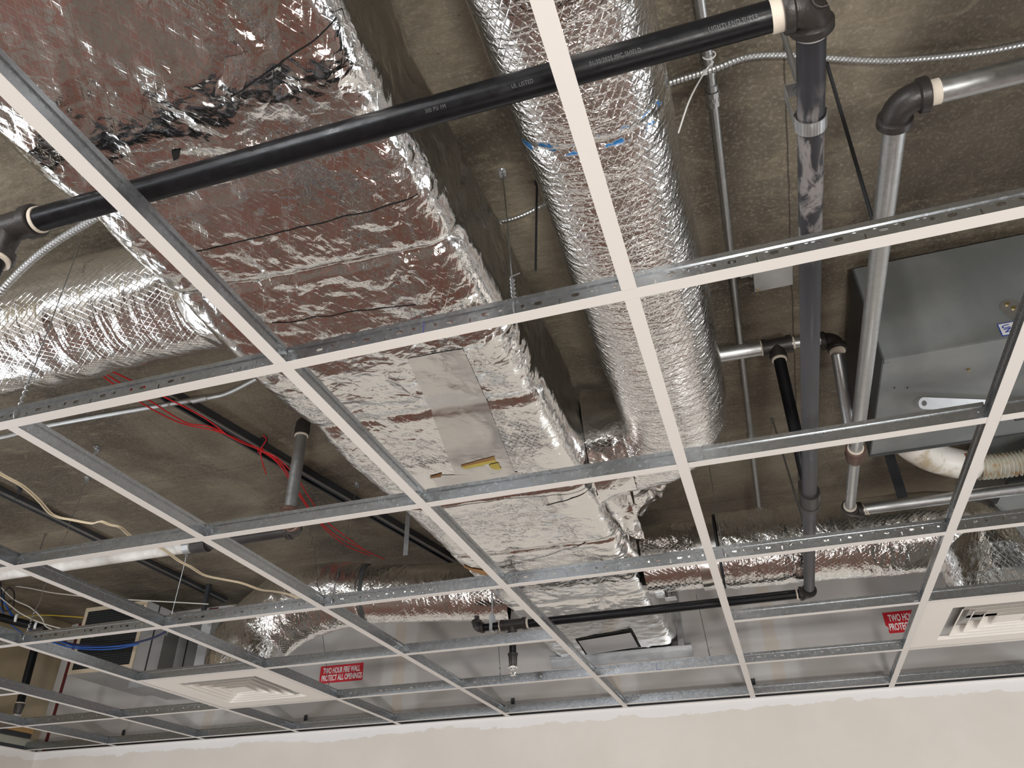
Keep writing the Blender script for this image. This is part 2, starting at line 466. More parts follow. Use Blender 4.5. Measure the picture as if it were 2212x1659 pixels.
# ------------------------------------------------------------ room shell
ZD = .78          # underside of the concrete deck
XL, XR, YB, YF, ZF = -3.66, 4.3, 3.14, -5.2, -2.44
def slab(name, lo, hi, mat, lab=None):
    bm = bmesh.new(); box(bm, lo, hi); o = fin(name, bm, mat, smooth=False); struct(o); return o
slab('floor', (XL-.2, YF-.2, ZF-.2), (XR+.2, YB+.2, ZF), 'floor_paper')
slab('ceiling', (XL-.2, YF-.2, ZD), (XR+.2, YB+.2, ZD+.25), 'deck_concrete')
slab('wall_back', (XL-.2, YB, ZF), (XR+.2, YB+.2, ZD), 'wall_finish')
slab('wall_right', (XR, YF, ZF), (XR+.2, YB, ZD), 'plain_wall')
slab('wall_front', (XL, YF-.2, ZF), (XR, YF, ZD), 'plain_wall')
slab('wall_left', (XL-.2, YF, ZF), (XL, YB, 0), 'wall_finish')
slab('wall_left_upper', (XL-.2, YF, 0), (XL-.012, YB, ZD), 'tan_board')
def angle_trim(name, a, c, inward):
    a = Vector(a); c = Vector(c); d = (c-a).normalized(); inward = Vector(inward)
    mid = (a+c)/2; h = (c-a).length/2; up = Vector((0, 0, 1))
    root = bpy.data.objects.new(name, None); COL.objects.link(root); struct(root)
    bm = bmesh.new(); obox(bm, mid+inward*.011-up*.0006, d, inward, up, h, .011, .0006); fin('flange', bm, 'grid_paint', root, False)
    bm = bmesh.new(); obox(bm, mid+inward*.0006+up*.0115, d, inward, up, h, .0006, .0115)
    fin('leg', bm, 'dark_steel', root, False)
    bm = bmesh.new(); n = int(h*2/.4)
    for k in range(n):
        p = a+d*(.18+.4*k)+inward*.0012+up*.012; cyl(bm, p, p+inward*.002, .003, 10)
    fin('screw', bm, 'black_rubber', root)['kind'] = 'stuff'
angle_trim('trim_1', (XL, YB, 0), (XR, YB, 0), (0, -1, 0))
angle_trim('trim_2', (XL, YF, 0), (XL, YB-.022, 0), (1, 0, 0))
# corner dressing of the upper wall: pale strip and dark red sealant joint
bm = bmesh.new(); box(bm, (-3.645, YB-.006, .0), (-3.612, YB, ZD)); struct(fin('trim_3', bm, 'plain_wall', smooth=False))
bm = bmesh.new(); box(bm, (-3.612, YB-.004, .0), (-3.590, YB, ZD)); base('red_caulk', (.09, .008, .008), .6); struct(fin('trim_4', bm, 'red_caulk', smooth=False))

# ------------------------------------------------------------ suspended grid
G = .61
ORD = ['zeroth', 'first', 'second', 'third', 'fourth', 'fifth', 'sixth', 'seventh', 'eighth', 'ninth', 'tenth']
def web_sheet(bm, L, h0, h1, feats, t=.0006):
    """thin web in the local x-z plane with openings; feats: (x, z, kind)"""
    cells = []
    for x, z, rx, rz in sorted(feats): cells.append((x-rx-.003, x+rx+.003, x, z, rx, rz))
    for sgn in (-1, 1):
        y = sgn*t
        def V(x, z): return bm.verts.new((x, y, z))
        def quad(a, b_, c, d):
            bm.faces.new((a, b_, c, d) if sgn < 0 else (d, c, b_, a))
        xs = 0.0
        for (x0, x1, cx, cz, rx, rz) in cells:
            if x0 > xs+1e-5: quad(V(xs, h0), V(x0, h0), V(x0, h1), V(xs, h1))
            n = 12; ring = []; outer = []
            for k in range(n):
                a = 2*PI*k/n+PI/n*0
                ca, sa = math.cos(a), math.sin(a)
                ring.append(V(cx+(abs(ca)**.7)*math.copysign(rx, ca), cz+(abs(sa)**.7)*math.copysign(rz, sa)))
                # project direction on the cell rectangle
                tx = ((x1 if ca > 0 else x0)-cx)/ca if abs(ca) > 1e-6 else 1e9
                tz = ((h1 if sa > 0 else h0)-cz)/sa if abs(sa) > 1e-6 else 1e9
                tt = min(tx, tz); outer.append((cx+ca*tt, cz+sa*tt, tx < tz, ca > 0, sa > 0))
            ov = [V(o_[0], o_[1]) for o_ in outer]
            for k in range(n):
                k2 = (k+1) % n; quad(ov[k], ov[k2], ring[k2], ring[k])
                if outer[k][2] != outer[k2][2]:   # corner triangle
                    side = outer[k] if outer[k][2] else outer[k2]; tb = outer[k2] if outer[k][2] else outer[k]
                    cv = V(x1 if side[3] else x0, h1 if tb[4] else h0)
                    f = (ov[k], cv, ov[k2]); bm.faces.new(f if sgn < 0 else tuple(reversed(f)))
            xs = x1
        if L > xs: quad(V(xs, h0), V(L, h0), V(L, h1), V(xs, h1))
def tee(name, label, a, c, kind, cat='ceiling grid tee', group=None, rng=None, splice=(), mark=None):
    """inverted T bar from a to c (on the z=0 plane); kind main / cross4 / cross2"""
    a = Vector(a); c = Vector(c); L = (c-a).length; d = (c-a).normalized()
    root = thing(name, label, cat, a, group)
    rot = math.atan2(d.y, d.x); root.rotation_euler = (0, 0, rot)
    def add(nm, bm, mat, smooth=False):
        me = bpy.data.meshes.new(nm); bm.normal_update(); bm.to_mesh(me); bm.free()
        if smooth:
            me.polygons.foreach_set('use_smooth', [True]*len(me.polygons)); me.set_sharp_from_angle(angle=.6)
        o = bpy.data.objects.new(nm, me); COL.objects.link(o); me.materials.append(M[mat]); o.parent = root; return o
    e = .0 if kind == 'main' else .0125
    H = .040
    bm = bmesh.new(); box(bm, (e, -.012, -.0006), (L-e, .012, .0)); 
    dz = -.0006 if kind != 'main' else 0
    add('flange', bm, 'grid_paint')
    bm = bmesh.new()
    feats = []
    e2 = .0 if kind == 'main' else .0015
    if kind == 'main':
        x = (math.ceil((a.x+.036)/.1524)*.1524-.036)-a.x+.0762
        while x < L-.09:
            for dx, z, rx, rz in ((-.062, .021, .0030, .0030), (-.036, .020, .0065, .0032), (0, .0145, .0011, .0055), (.026, .021, .0065, .0032), (.052, .022, .0030, .0030)):
                if 0.02 < x+dx < L-.02: feats.append((x+dx, z, rx, rz))
            x += .1524
        web_sheet(bm, L, 0, H-.008, feats)
    else:
        box(bm, (e2, -.0006, 0), (L-e2, .0006, H-.008))
        tmp = [v_ for v_ in bm.verts]
    box(bm, (e2+(0 if kind == 'main' else .006), -.0032, H-.009), (L-e2-(0 if kind == 'main' else .006), .0032, H))
    box(bm, (e2, -.0018, 0), (L-e2, .0018, .0016))
    # roll-formed stitching
    if kind != 'cross2':
        rows = ((.026, .0095),) if kind == 'main' else ((.0275, .012), (.008, .012))
        for z, st in rows:
            x = .03
            while x < L-.03:
                if kind != 'main' or not any(abs(x-f_[0]) < f_[2]+.006 for f_ in feats):
                    box(bm, (x, -.0012, z-.0006), (x+.0045, .0012, z+.0006))
                x += st
    else:
        box(bm, (.03, -.0011, .0285), (L-.03, .0011, .0292))
    add('web', bm, 'galvanised_tee')
    if kind != 'main':
        for xe, sg in ((e2, 1), (L-e2, -1)):
            bm = bmesh.new()
            box(bm, (min(xe, xe+sg*.026), -.0022, .007), (max(xe, xe+sg*.026), .0022, .027))
            cyl(bm, (xe+sg*.020, -.0030, .021), (xe+sg*.020, .0030, .021), .0022, 10)
            cyl(bm, (xe+sg*.008, -.0030, .013), (xe+sg*.008, .0030, .013), .0022, 10)
            box(bm, (min(xe, xe-sg*.001), -.0035, .006), (max(xe, xe-sg*.001), .0035, .03))
            add('end_clip', bm, 'galvanised_tee')
    for sx in splice:
        bm = bmesh.new(); x = sx
        box(bm, (x-.02, -.0024, .009), (x+.02, .0024, .027))
        for q in (-.013, 0, .013): box(bm, (x+q-.003, -.0036, .013), (x+q+.003, .0036, .018))
        cyl(bm, (x-.031, -.0018, .018), (x-.031, .0018, .018), .004, 12)
        cyl(bm, (x+.031, -.0018, .018), (x+.031, .0018, .018), .004, 12)
        add('splice_clip', bm, 'galvanised_tee')
    if mark:
        bm = bmesh.new(); x = mark
        box(bm, (x, -.0009, .005), (x+.0012, -.0007, .032)); box(bm, (x, -.0009, .005), (x+.022, -.0007, .0064))
        add('pen_mark', bm, 'marker_blue')['label'] = 'blue pen mark shaped like a bracket'
    return root
mains = {0: ('nearest the camera', 'passing under the middle of the big foil duct'), 2: ('in the middle of the three', 'passing under the far half of the foil duct'),
         4: ('closest to the back wall', 'passing just in front of the duct end')}
for j, (pos, extra) in mains.items():
    y = j*G
    tee('main_tee', f'slotted main tee {pos}, piece left of the splice', (XL+.001, y, 0), (-.079, y, 0), 'main', 'ceiling grid main tee', splice=(-.079-XL-.022,) if 0 else ())
    tee('main_tee', f'slotted main tee {pos}, piece right of the splice', (-.079, y, 0), (3.1, y, 0), 'main', 'ceiling grid main tee', splice=(.0,), mark=(.262+.079 if j == 0 else (.262+.079 if j == 4 else None)))
colname = lambda i: f'{ORD[i+6]} line from the left wall'
for i in range(-5, 4):
    x = i*G
    if i in (0, 1): tee('cross_tee', f'long cross tee running out at the top edge, {colname(i)}', (x, -2*G, 0), (x, 0, 0), 'cross4', 'ceiling grid cross tee')
    tee('cross_tee', f'long cross tee between nearest and middle main tees, {colname(i)}', (x, 0, 0), (x, 2*G, 0), 'cross4', 'ceiling grid cross tee')
    tee('cross_tee', f'long cross tee between middle and farthest main tees, {colname(i)}', (x, 2*G, 0), (x, 4*G, 0), 'cross4', 'ceiling grid cross tee')
    tee('cross_tee', f'short cross tee reaching the back wall, {colname(i)}', (x, 4*G, 0), (x, YB-.001, 0), 'cross4', 'ceiling grid cross tee')
for j, rowname in ((1, 'just past the nearest main tee'), (3, 'just past the middle main tee'), (5, 'alongside the back wall')):
    for i in range(-6, 3):
        if j == 3 and i in (0, -4, -6): continue
        if j == 1 and i < -4: continue
        x0 = XL if i == -6 else i*G
        tee('cross_tee', f'short cross tee {rowname}, {ORD[i+7]} bay from left wall', (x0, j*G, 0), ((i+1)*G, j*G, 0), 'cross2', 'ceiling grid cross tee')
# unseen tiles added beyond the right edge to shade the deck
tee('cross_tee', 'long cross tee holding the added shading tiles just beyond the right edge', (2*G, -2*G, 0), (2*G, 0, 0), 'cross4', 'ceiling grid cross tee')
tee('cross_tee', 'long cross tee on the far side of the added tiles beyond the right edge', (3*G, -2*G, 0), (3*G, 0, 0), 'cross4', 'ceiling grid cross tee')
for cy_, q in ((-.5, 'touching the nearest main tee'), (-1.5, 'one bay nearer than the main tee')):
    bm = bmesh.new(); box(bm, (2*G+.006, (cy_-.5)*G+.006, .0015), (3*G-.006, (cy_+.5)*G-.006, .016)); tag(fin('shade_tile', bm, 'shade_tile', smooth=False), 'unseen shading tile added past right edge, '+q, 'ceiling tile', 'shading tiles added beyond the right edge')

# ------------------------------------------------------------ diffusers
def diffuser(cx, cy, label):
    root = thing('ceiling_diffuser', label, 'air diffuser', (cx, cy, 0))
    h = .297; o_ = .205
    bm = bmesh.new()
    def ring(bm, r0, z0, r1, z1, t=.0012):
        a = [Vector((cx+sx*r0, cy+sy*r0, z0)) for sx, sy in ((-1, -1), (1, -1), (1, 1), (-1, 1))]
        c = [Vector((cx+sx*r1, cy+sy*r1, z1)) for sx, sy in ((-1, -1), (1, -1), (1, 1), (-1, 1))]
        for dz in (0, t):
            va = [bm.verts.new(p+Vector((0, 0, dz))) for p in a]; vc = [bm.verts.new(p+Vector((0, 0, dz))) for p in c]
            for k in range(4):
                f = (va[k], va[(k+1) % 4], vc[(k+1) % 4], vc[k]); bm.faces.new(f if dz else tuple(reversed(f)))
    ring(bm, h, .001, o_, .001); ring(bm, o_, .001, o_-.008, .012); fin('face_panel', bm, 'panel_paint', root, False)
    for k in range(4):
        bm = bmesh.new(); r = .172-k*.040
        ring(bm, r, .002, r-.004, .002); ring(bm, r-.004, .002, r-.030, .032); fin('louver', bm, 'panel_paint', root, False)
    bm = bmesh.new(); r = .045
    ring(bm, r, .004, .001, .004); ring(bm, r, .004, r-.012, .02); fin('centre_plate', bm, 'panel_paint', root, False)
    bm = bmesh.new(); ring(bm, o_-.006, .013, .11, .045); ring(bm, .11, .045, .11, .10); ring(bm, .11, .1, .001, .1)
    fin('plenum_box', bm, 'galvanised_sheet', root, False)
    return root
diffuser(-2.5*G, 3.5*G, 'square white air diffuser panel at lower left, below the crumpled foil bend')
diffuser(2.5*G, 3.5*G, 'square white air diffuser panel at right, beside the cut-off red sign')

# ------------------------------------------------------------ main duct
def rrect(hw, z0, z1, rad, n_s, n_c):
    """closed profile in x-z, returns points, normals, arclength"""
    pts = []; nr = []
    def seg(a, c, n, nn):
        for k in range(n): t = k/n; pts.append((a[0]+(c[0]-a[0])*t, a[1]+(c[1]-a[1])*t)); nr.append(nn)
    def cor(cx, cz, a0):
        for k in range(n_c):
            a = a0+PI/2*k/n_c; pts.append((cx+math.cos(a)*rad, cz+math.sin(a)*rad)); nr.append((math.cos(a), math.sin(a)))
    nw = n_s; nh = max(6, int(n_s*(z1-z0)/(2*hw)))
    seg((-hw+rad, z0), (hw-rad, z0), nw, (0, -1)); cor(hw-rad, z0+rad, -PI/2)
    seg((hw, z0+rad), (hw, z1-rad), nh, (1, 0)); cor(hw-rad, z1-rad, 0)
    seg((hw-rad, z1), (-hw+rad, z1), nw//2, (0, 1)); cor(-hw+rad, z1-rad, PI/2)
    seg((-hw, z1-rad), (-hw, z0+rad), nh, (-1, 0)); cor(-hw+rad, z0+rad, PI)
    return np.array(pts), np.array(nr)
duct = thing('supply_duct', 'wide foil-wrapped rectangular main air duct running from above the camera to the back wall', 'air duct', (-.03, 0, .27))
prof, pnr = rrect(.322, .268, .56, .06, 78, 9)
ys = np.arange(-1.5, 3.12, .0085)
P = np.zeros((len(ys), len(prof), 3)); N = np.zeros_like(P); UV = np.zeros((len(ys), len(prof), 2))
al = np.concatenate([[0], np.cumsum(np.linalg.norm(np.diff(prof, axis=0), axis=1))])
for k, y in enumerate(ys):
    P[k, :, 0] = prof[:, 0]-.028; P[k, :, 1] = y; P[k, :, 2] = prof[:, 1]
    N[k, :, 0] = pnr[:, 0]; N[k, :, 2] = pnr[:, 1]; UV[k, :, 0] = al; UV[k, :, 1] = y
Yg = P[:, :, 1]; Xg = P[:, :, 0]
ex = np.zeros(Yg.shape)
for yc, dd, ww in ((-.20, .004, .05), (.055, .010, .010), (.62, .006, .02), (1.16, .010, .012), (1.62, .008, .012), (2.25, .006, .02)):
    ex -= dd*np.exp(-((Yg-yc-.04*(Xg))/ww)**2)
# sagging belly of the insulation between seams, fuller towards the camera
ex += .012*np.sin(np.clip((Yg-.07)/.55, 0, 1)*PI)+.010*np.sin(np.clip((Yg-.64)/.5, 0, 1)*PI)
ex += np.where(Yg < -.2, .006*(1-np.exp(-(-.2-Yg)/.09)), 0)
skin('foil_wrap', P, N, UV, 'foil_main', .011, 2., duct, True, ex)
def tape(name, pts, wd, zz, seed, mat='foil_tape', parent=duct, amp=.0012, nrm=(0, 0, -1)):
    """strip of tape following a line on a surface facing nrm"""
    pts = [Vector(p) for p in pts]; fine = []
    for a, c in zip(pts, pts[1:]):
        n = max(2, int((c-a).length/.01)); fine += [a.lerp(c, k/n) for k in range(n)]
    fine.append(pts[-1]); nv = Vector(nrm).normalized(); Ps = []; UVs = []
    m_ = 10; s_ = 0
    for k, p in enumerate(fine):
        t = (fine[min(k+1, len(fine)-1)]-fine[max(0, k-1)]).normalized(); side = t.cross(nv).normalized()
        Ps.append([list(p+side*wd*(q/m_-.5)) for q in range(m_+1)]); UVs.append([[wd*q/m_, k*.01] for q in range(m_+1)])
    P = np.array(Ps); N = np.zeros_like(P); N[:] = np.array(nv)
    o = skin(name, P, N, np.array(UVs), mat, amp, seed, parent, closed=False)
    return o
# smooth tape bands: sit just under the belly of the wrap
from mathutils.bvhtree import BVHTree
def bvh_of(o):
    me = o.data; return BVHTree.FromPolygons([v.co[:] for v in me.vertices], [p.vertices[:] for p in me.polygons])
wrap = [c for c in duct.children if c.name.startswith('foil_wrap')][0]
WT = bvh_of(wrap)
def drape(o, gap=.0012, tree=WT, dirn=(0, 0, 1)):
    d = Vector(dirn)
    for v in o.data.vertices:
        p = Vector((v.co.x, v.co.y, v.co.z))-d*.3
        h = tree.ray_cast(p, d)
        if h[0] is not None: v.co = h[0]-d*gap
    o.data.update()
def sheet(name, poly, mat, parent, gap=.0012, seed=1., tree=WT, n=14, dirn=(0, 0, 1), smooth=True, jag=0):
    """patch with 4 corner points draped on the wrap"""
    a, b_, c, d = [Vector(p) for p in poly]; bm = bmesh.new(); g = []
    for i in range(n+1):
        row = []
        for j in range(n+1):
            s_, t = i/n, j/n; p = a.lerp(b_, s_).lerp(d.lerp(c, s_), t)
            if jag and (i in (0, n) or j in (0, n)):
                p += Vector((random.uniform(-jag, jag), random.uniform(-jag, jag), 0))
            row.append(bm.verts.new(p))
        g.append(row)
    for i in range(n):
        for j in range(n): bm.faces.new((g[i][j], g[i+1][j], g[i+1][j+1], g[i][j+1]))
    o = fin(name, bm, mat, parent, smooth)
    uv = o.data.uv_layers.new(name='UVMap')
    for lp in o.data.loops: co = o.data.vertices[lp.vertex_index].co; uv.data[lp.index].uv = (co.x, co.y)
    if tree: drape(o, gap, tree, dirn)
    return o
def q4(*uv, z=.265): return [PZ(u, v, z) for u, v in uv]
sheet('tape_band', q4((880, 765), (1000, 745), (1117, 1025), (990, 1035)), 'foil_tape', duct, n=30)['label'] = 'smooth duller foil tape band'
sheet('tape_band', q4((930, 1020), (1117, 1015), (1125, 1060), (960, 1075)), 'foil_tape', duct, n=20)
sheet('foil_patch', q4((1180, 1090), (1300, 1060), (1330, 1110), (1195, 1150)), 'foil_scrap', duct, n=16, gap=.002)
for a, c in (((395, 556), (900, 428)), ((850, 1107), (1330, 1055)), ((500, 205), (745, 40)), ((1080, 1225), (1400, 1140)), ((590, 695), (900, 650))):
    n = 10; pts = [PZ(a[0]+(c[0]-a[0])*k/n+random.uniform(-3, 3), a[1]+(c[1]-a[1])*k/n+random.uniform(-3, 3), .265) for k in range(n+1)]
    o = tape('seam_line', pts, .0022, .26, 3., 'void_black', duct, 0); drape(o, .0008)
tear = sheet('tear', q4((998, 1000), (1068, 982), (1072, 992), (1003, 1006)), 'fibreglass', duct, n=8, gap=.0022, jag=.001); tear['label'] = 'yellow fibreglass showing through a cut'
sheet('tear', q4((995, 998), (1068, 979), (1069, 986), (998, 1001)), 'brown_kraft', duct, n=8, gap=.0026)
sheet('tear', q4((1055, 998), (1075, 993), (1083, 1006), (1068, 1008)), 'fibreglass', duct, n=6, gap=.003, jag=.002)
sheet('tear', q4((929, 1022), (955, 1015), (953, 1023), (930, 1027)), 'brown_kraft', duct, n=6, gap=.002)
sheet('tear', q4((371, 322), (392, 318), (388, 338), (376, 345)), 'void_black', duct, n=6, gap=.002)
sheet('kraft_edge', q4((1000, 1222), (1060, 1236), (1050, 1243), (1003, 1231)), 'brown_kraft', duct, n=8, gap=.003)
o2 = sheet('cut_edge', q4((1242, 1381), (1364, 1361), (1385, 1399), (1266, 1415), z=.262), 'void_black', duct, n=8, gap=.0015, jag=.0015)
o = sheet('access_patch', q4((1249, 1383), (1362, 1365), (1379, 1396), (1269, 1413), z=.262), 'light_grey_panel', duct, n=4, gap=.002, smooth=False); o['label'] = 'bare grey sheet metal rectangle in the foil'
zm = min(v.co.z for v in o2.data.vertices)-.0008
for v in o.data.vertices: v.co.z = zm
# duct end collar and wall angle
bm = bmesh.new(); box(bm, (-.372, 3.128, .215), (.36, 3.139, .262)); box(bm, (-.372, 3.085, .258), (.36, 3.139, .262))
fin('wall_collar', bm, 'galvanised_sheet', duct, False)
bm = bmesh.new(); box(bm, (.296, 3.09, .26), (.325, 3.139, .60)); fin('wall_collar', bm, 'galvanised_sheet', duct, False)

# ------------------------------------------------------------ round ducts
t = thing('branch_duct', 'thick foil-wrapped round duct leaving the left side of the main duct near the camera', 'air duct', (-.35, .245, .5))
def bands(L0, w_, dep):
    return lambda s_, a: sum(-dep*math.exp(-((s_-l)/w_)**2) for l in L0)
foil_tube('foil_wrap', [(-.352, .245, .5), (-.8, .245, .5), (-1.6, .24, .5)], .150, 'foil_side', t, .008, 11., extra=lambda s_, a: .010*max(0, math.sin(a*1+s_*0))*math.sin(s_*46+2.2*math.sin(a*2))*math.exp(-((s_-.55)/.25)**2))
o = foil_tube('collar_wrap', [(-.351, .245, .5), (-.44, .245, .5)], lambda s_: .168-.05*(s_/.09)**2*.4, 'foil_main', t, .010, 4.)

t = thing('branch_duct', 'foil-wrapped round duct right of the main duct, its closed bend toward the far end', 'air duct', (.585, 0, .45))
path = [(.582, -1.5, .45), (.582, 0, .45), (.582, .95, .45)]
path += arc((.432, .95, .45), (1, 0, 0), (0, 1, 0), .15, .12, PI/2*.98, 8)+[(.27, 1.10, .45)]
def rr_(s_): return .142+.012*min(1, max(0, (s_-1.6)/.6))
foil_tube('foil_wrap', [(.582, -1.5, .45), (.582, 1.0, .45), (.575, 1.1, .45), (.545, 1.19, .45), (.48, 1.25, .45), (.40, 1.27, .45), (.302, 1.27, .45)], rr_, 'foil_right', t, .006, 21., seg=130, squash=2.5,
          extra=lambda s_, a: -.006*math.exp(-((s_-1.46)/.006)**2))
foil_tube('collar_wrap', [(.294, 1.25, .44), (.41, 1.255, .445)], lambda s_: .185-.25*s_, 'foil_main', t, .016, 31.)

t = thing('branch_duct', 'foil-wrapped round duct leaving the far right side of the main duct toward the right diffuser', 'air duct', (.29, 2.1, .43))
foil_tube('foil_wrap', [(.302, 2.17, .38), (.56, 2.17, .38)], .135, 'foil_flex', t, .007, 41.)
foil_tube('coupling', [(.52, 2.17, .38), (.60, 2.17, .38)], .147, 'foil_tape', t, .003, 45.)
foil_tube('flex_sleeve', spline([(.605, 2.17, .38), (.9, 2.18, .378), (1.2, 2.19, .37), (1.38, 2.18, .36), (1.50, 2.15, .30), (1.525, 2.135, .2), (1.525, 2.135, .11), (1.525, 2.135, .05)], 10), lambda s_: .150+.027*min(1, max(0, (s_-.95)/.15)), 'foil_flex', t, .010, 51., streak=(1.6, 1, 1), cap=True)
bm = bmesh.new(); tube(bm, [(.597, 2.17, .38), (.606, 2.17, .38)], .148, 48); fin('band_clamp', bm, 'black_rubber', t)

t = thing('branch_duct', 'crumpled foil duct bending from the far main duct down to the left diffuser', 'air duct', (-.35, 2.2, .45))
foil_tube('foil_wrap', [(-.354, 2.36, .385), (-.62, 2.30, .39), (-1.05, 2.21, .40)], .128, 'foil_flex', t, .008, 61.)
foil_tube('flex_sleeve', spline([(-1.0, 2.22, .40), (-1.2, 2.20, .40), (-1.38, 2.19, .355), (-1.50, 2.16, .25), (-1.53, 2.135, .15), (-1.53, 2.135, .05)], 10), lambda s_: .135+.035*min(1, s_/.35), 'foil_flex', t, .012, 71., cap=True)
bm = bmesh.new(); tube(bm, [(-.985, 2.223, .399), (-1.0, 2.22, .399)], .138, 48); fin('band_clamp', bm, 'dark_grey_metal', t)

# torn foil flaps hanging near the far right of the main duct
t = thing('foil_scrap', 'torn foil flaps hanging beside the right edge of the main duct, behind the third tee', 'foil scrap', (.36, 1.5, .4))
for k, (pts) in enumerate((((1310, 1040), (1350, 1030), (1395, 1170), (1345, 1150)), ((1365, 1045), (1440, 1045), (1425, 1085), (1375, 1110)), ((1290, 1050), (1330, 1045), (1350, 1150), (1330, 1120)))):
    bm = bmesh.new(); n = 14; g = []
    z0 = (.36, .5, .3)[k]
    a, b_, c, d = [PZ(u, v, z0) for u, v in pts]
    for i in range(n+1):
        row = []
        for j in range(n+1):
            p = a.lerp(b_, i/n).lerp(d.lerp(c, i/n), j/n); q = np.array([[p.x*14+k, p.y*14, 3.]])
            row.append(bm.verts.new(p+Vector((0, 0, float(pn(q)[0])*.05))))
        g.append(row)
    for i in range(n):
        for j in range(n): bm.faces.new((g[i][j], g[i+1][j], g[i+1][j+1], g[i][j+1]))
    fin('flap', bm, 'foil_scrap', t)

# ------------------------------------------------------------ pipes
def ringtape(bm, p, d, r, wd=.006): d = Vector(d).normalized(); tube(bm, [Vector(p)-d*wd/2, Vector(p)+d*wd/2], r, 24)
def ring_obj(nm, mt, par, p, d, r, wd=.006):
    bm = bmesh.new(); ringtape(bm, p, d, r, wd); return fin(nm, bm, mt, par)
def pipe_obj(name, label, cat='pipe', loc=(0, 0, 0), group=None): return thing(name, label, cat, loc, group)
def elbow(name, c, d1, d2, r, R, mat, parent, coll=.012, extra_r=.006):
    """elbow at corner c joining directions d1 and d2 (pointing away from the corner)"""
    c = Vector(c); d1 = Vector(d1).normalized(); d2 = Vector(d2).normalized()
    cc = c+(d1+d2)*R
    pts = [cc-d2*R*math.cos(a)-d1*R*math.sin(a) for a in [PI/2*k/12 for k in range(13)]]
    bm = bmesh.new()
    tube(bm, pts, r, 28)
    for d in (d1, d2):
        e = c+d*R
        tube(bm, [e-d*.003, e, e+d*coll, e+d*(coll+.002)], 0, 28, True, [r, r+extra_r*.9, r+extra_r, r+extra_r*.7])
    return fin(name, bm, mat, parent)
PR = .0205; PZ0 = .18
# foreground sprinkler main
t = pipe_obj('sprinkler_pipe', 'long black sprinkler pipe crossing the whole foreground in front of the foil ducts', 'sprinkler pipe', (.25, -.29, PZ0))
yb = -.288
bm = bmesh.new(); cyl(bm, (-.325, yb-.003, PZ0), (.885, yb+.009, PZ0), PR, 40); fin('pipe', bm, 'black_pipe', t)
def wrap_text(txt, p0, d, side, r, size, sx, mat, parent, ang=0.0):
    """text along a pipe: p0 centre point on the axis, d axis direction, side = outward direction at the text centre line"""
    me = text_mesh(txt, size, sx, 1.1, 0, 0); d = Vector(d).normalized(); side = Vector(side); side = (side-d*side.dot(d)).normalized(); up = side.cross(d)
    for v in me.vertices:
        a = v.co.y/r; v.co = Vector(p0)+d*v.co.x+(side*math.cos(a)+up*math.sin(a))*(r+.0003)
    o = link('printing', me, mat, parent); return o
toc = (CAM-Vector((.3, -.29, PZ0))).normalized()
for txt, x in (('UL LISTED', .53), ('01/30/2025 MIC SHIELD', .695), ('300 PSI FM', .40), ('1-1/4', .19), ('LIGHTLAND SUPER', .79)):
    if txt == 'LIGHTLAND SUPER': x = .815
    if txt.startswith('01'): txt = '01/30/2025 MIC SHIELD'; x = .66
    sd = CAM-Vector((x, -.285, PZ0))
    wrap_text(txt, (x, -.285, PZ0), (1, .011, 0), sd, PR, .0085 if x > .6 else .008, .75 if 'SHIELD' in txt else .8, 'pipe_print', t)
ring_obj('thread_tape', 'thread_tape', t, (-.318, yb-.003, PZ0), (1, 0, 0), PR+.002, .006); ring_obj('thread_tape', 'thread_tape', t, (.872, yb+.01, PZ0), (1, 0, 0), PR+.0015, .016)
# left tee
bm = bmesh.new(); cyl(bm, (-.44, yb-.003, PZ0), (-.33, yb-.003, PZ0), .0245, 32)
for x in (-.44, -.332): tube(bm, [(x-.008, yb-.003, PZ0), (x+.008, yb-.003, PZ0)], .0285, 32)
cyl(bm, (-.385, yb, PZ0), (-.388, yb-.0, PZ0-.06), .0235, 28); tube(bm, [(-.385, yb, PZ0-.052), (-.385, yb, PZ0-.066)], .028, 32)
fin('tee_fitting', bm, 'black_fitting', t)
bm = bmesh.new(); cyl(bm, (-.385, yb, PZ0-.066), (-.385, yb, PZ0-.13), .017, 28); fin('drop_nipple', bm, 'black_pipe', t)
ring_obj('thread_tape', 'thread_tape', t, (-.385, yb, PZ0-.069), (0, 0, 1), .0235, .006)
bm = bmesh.new(); tube(bm, [(-.385, yb, PZ0-.125), (-.385, yb, PZ0-.155), (-.385, yb, PZ0-.165)], 0, 28, True, [.024, .024, .016]); fin('reducer', bm, 'black_fitting', t)
bm = bmesh.new(); tube(bm, [(-.385, yb, PZ0-.165), (-.385, yb, PZ0-.172), (-.385, yb, PZ0-.195)], 0, 20, True, [.016, .012, .008]); fin('sprinkler_head', bm, 'chrome', t)
# right elbow
elbow('elbow', (.915, yb+.008, PZ0), (-1, 0, 0), (0, 1, 0), .0245, .024, 'black_fitting', t, .010, .005)
me = text_mesh('TSP', .011, 1, 1, 0, .0004)
bm = bmesh.new(); bm.from_mesh(me)
n_ = 28
for k in range(n_):
    a = 2*PI*k/n_; a2 = 2*PI*(k+1)/n_
    vs = [bm.verts.new((math.cos(q)*rr2, math.sin(q)*rr2, .0004)) for q, rr2 in ((a, .0125), (a2, .0125), (a2, .0137), (a, .0137))]
    bm.faces.new(vs)
mc = Vector((.93, yb, PZ0)); zz = (CAM-mc).normalized(); xx = Vector((1, .1, 0)); xx = (xx-zz*xx.dot(zz)).normalized(); yy = zz.cross(xx)
mt = Matrix.Translation(mc+zz*.0262) @ Matrix((xx, yy, zz)).transposed().to_4x4()
bm.transform(mt); fin('cast_mark', bm, 'black_fitting', t, False)
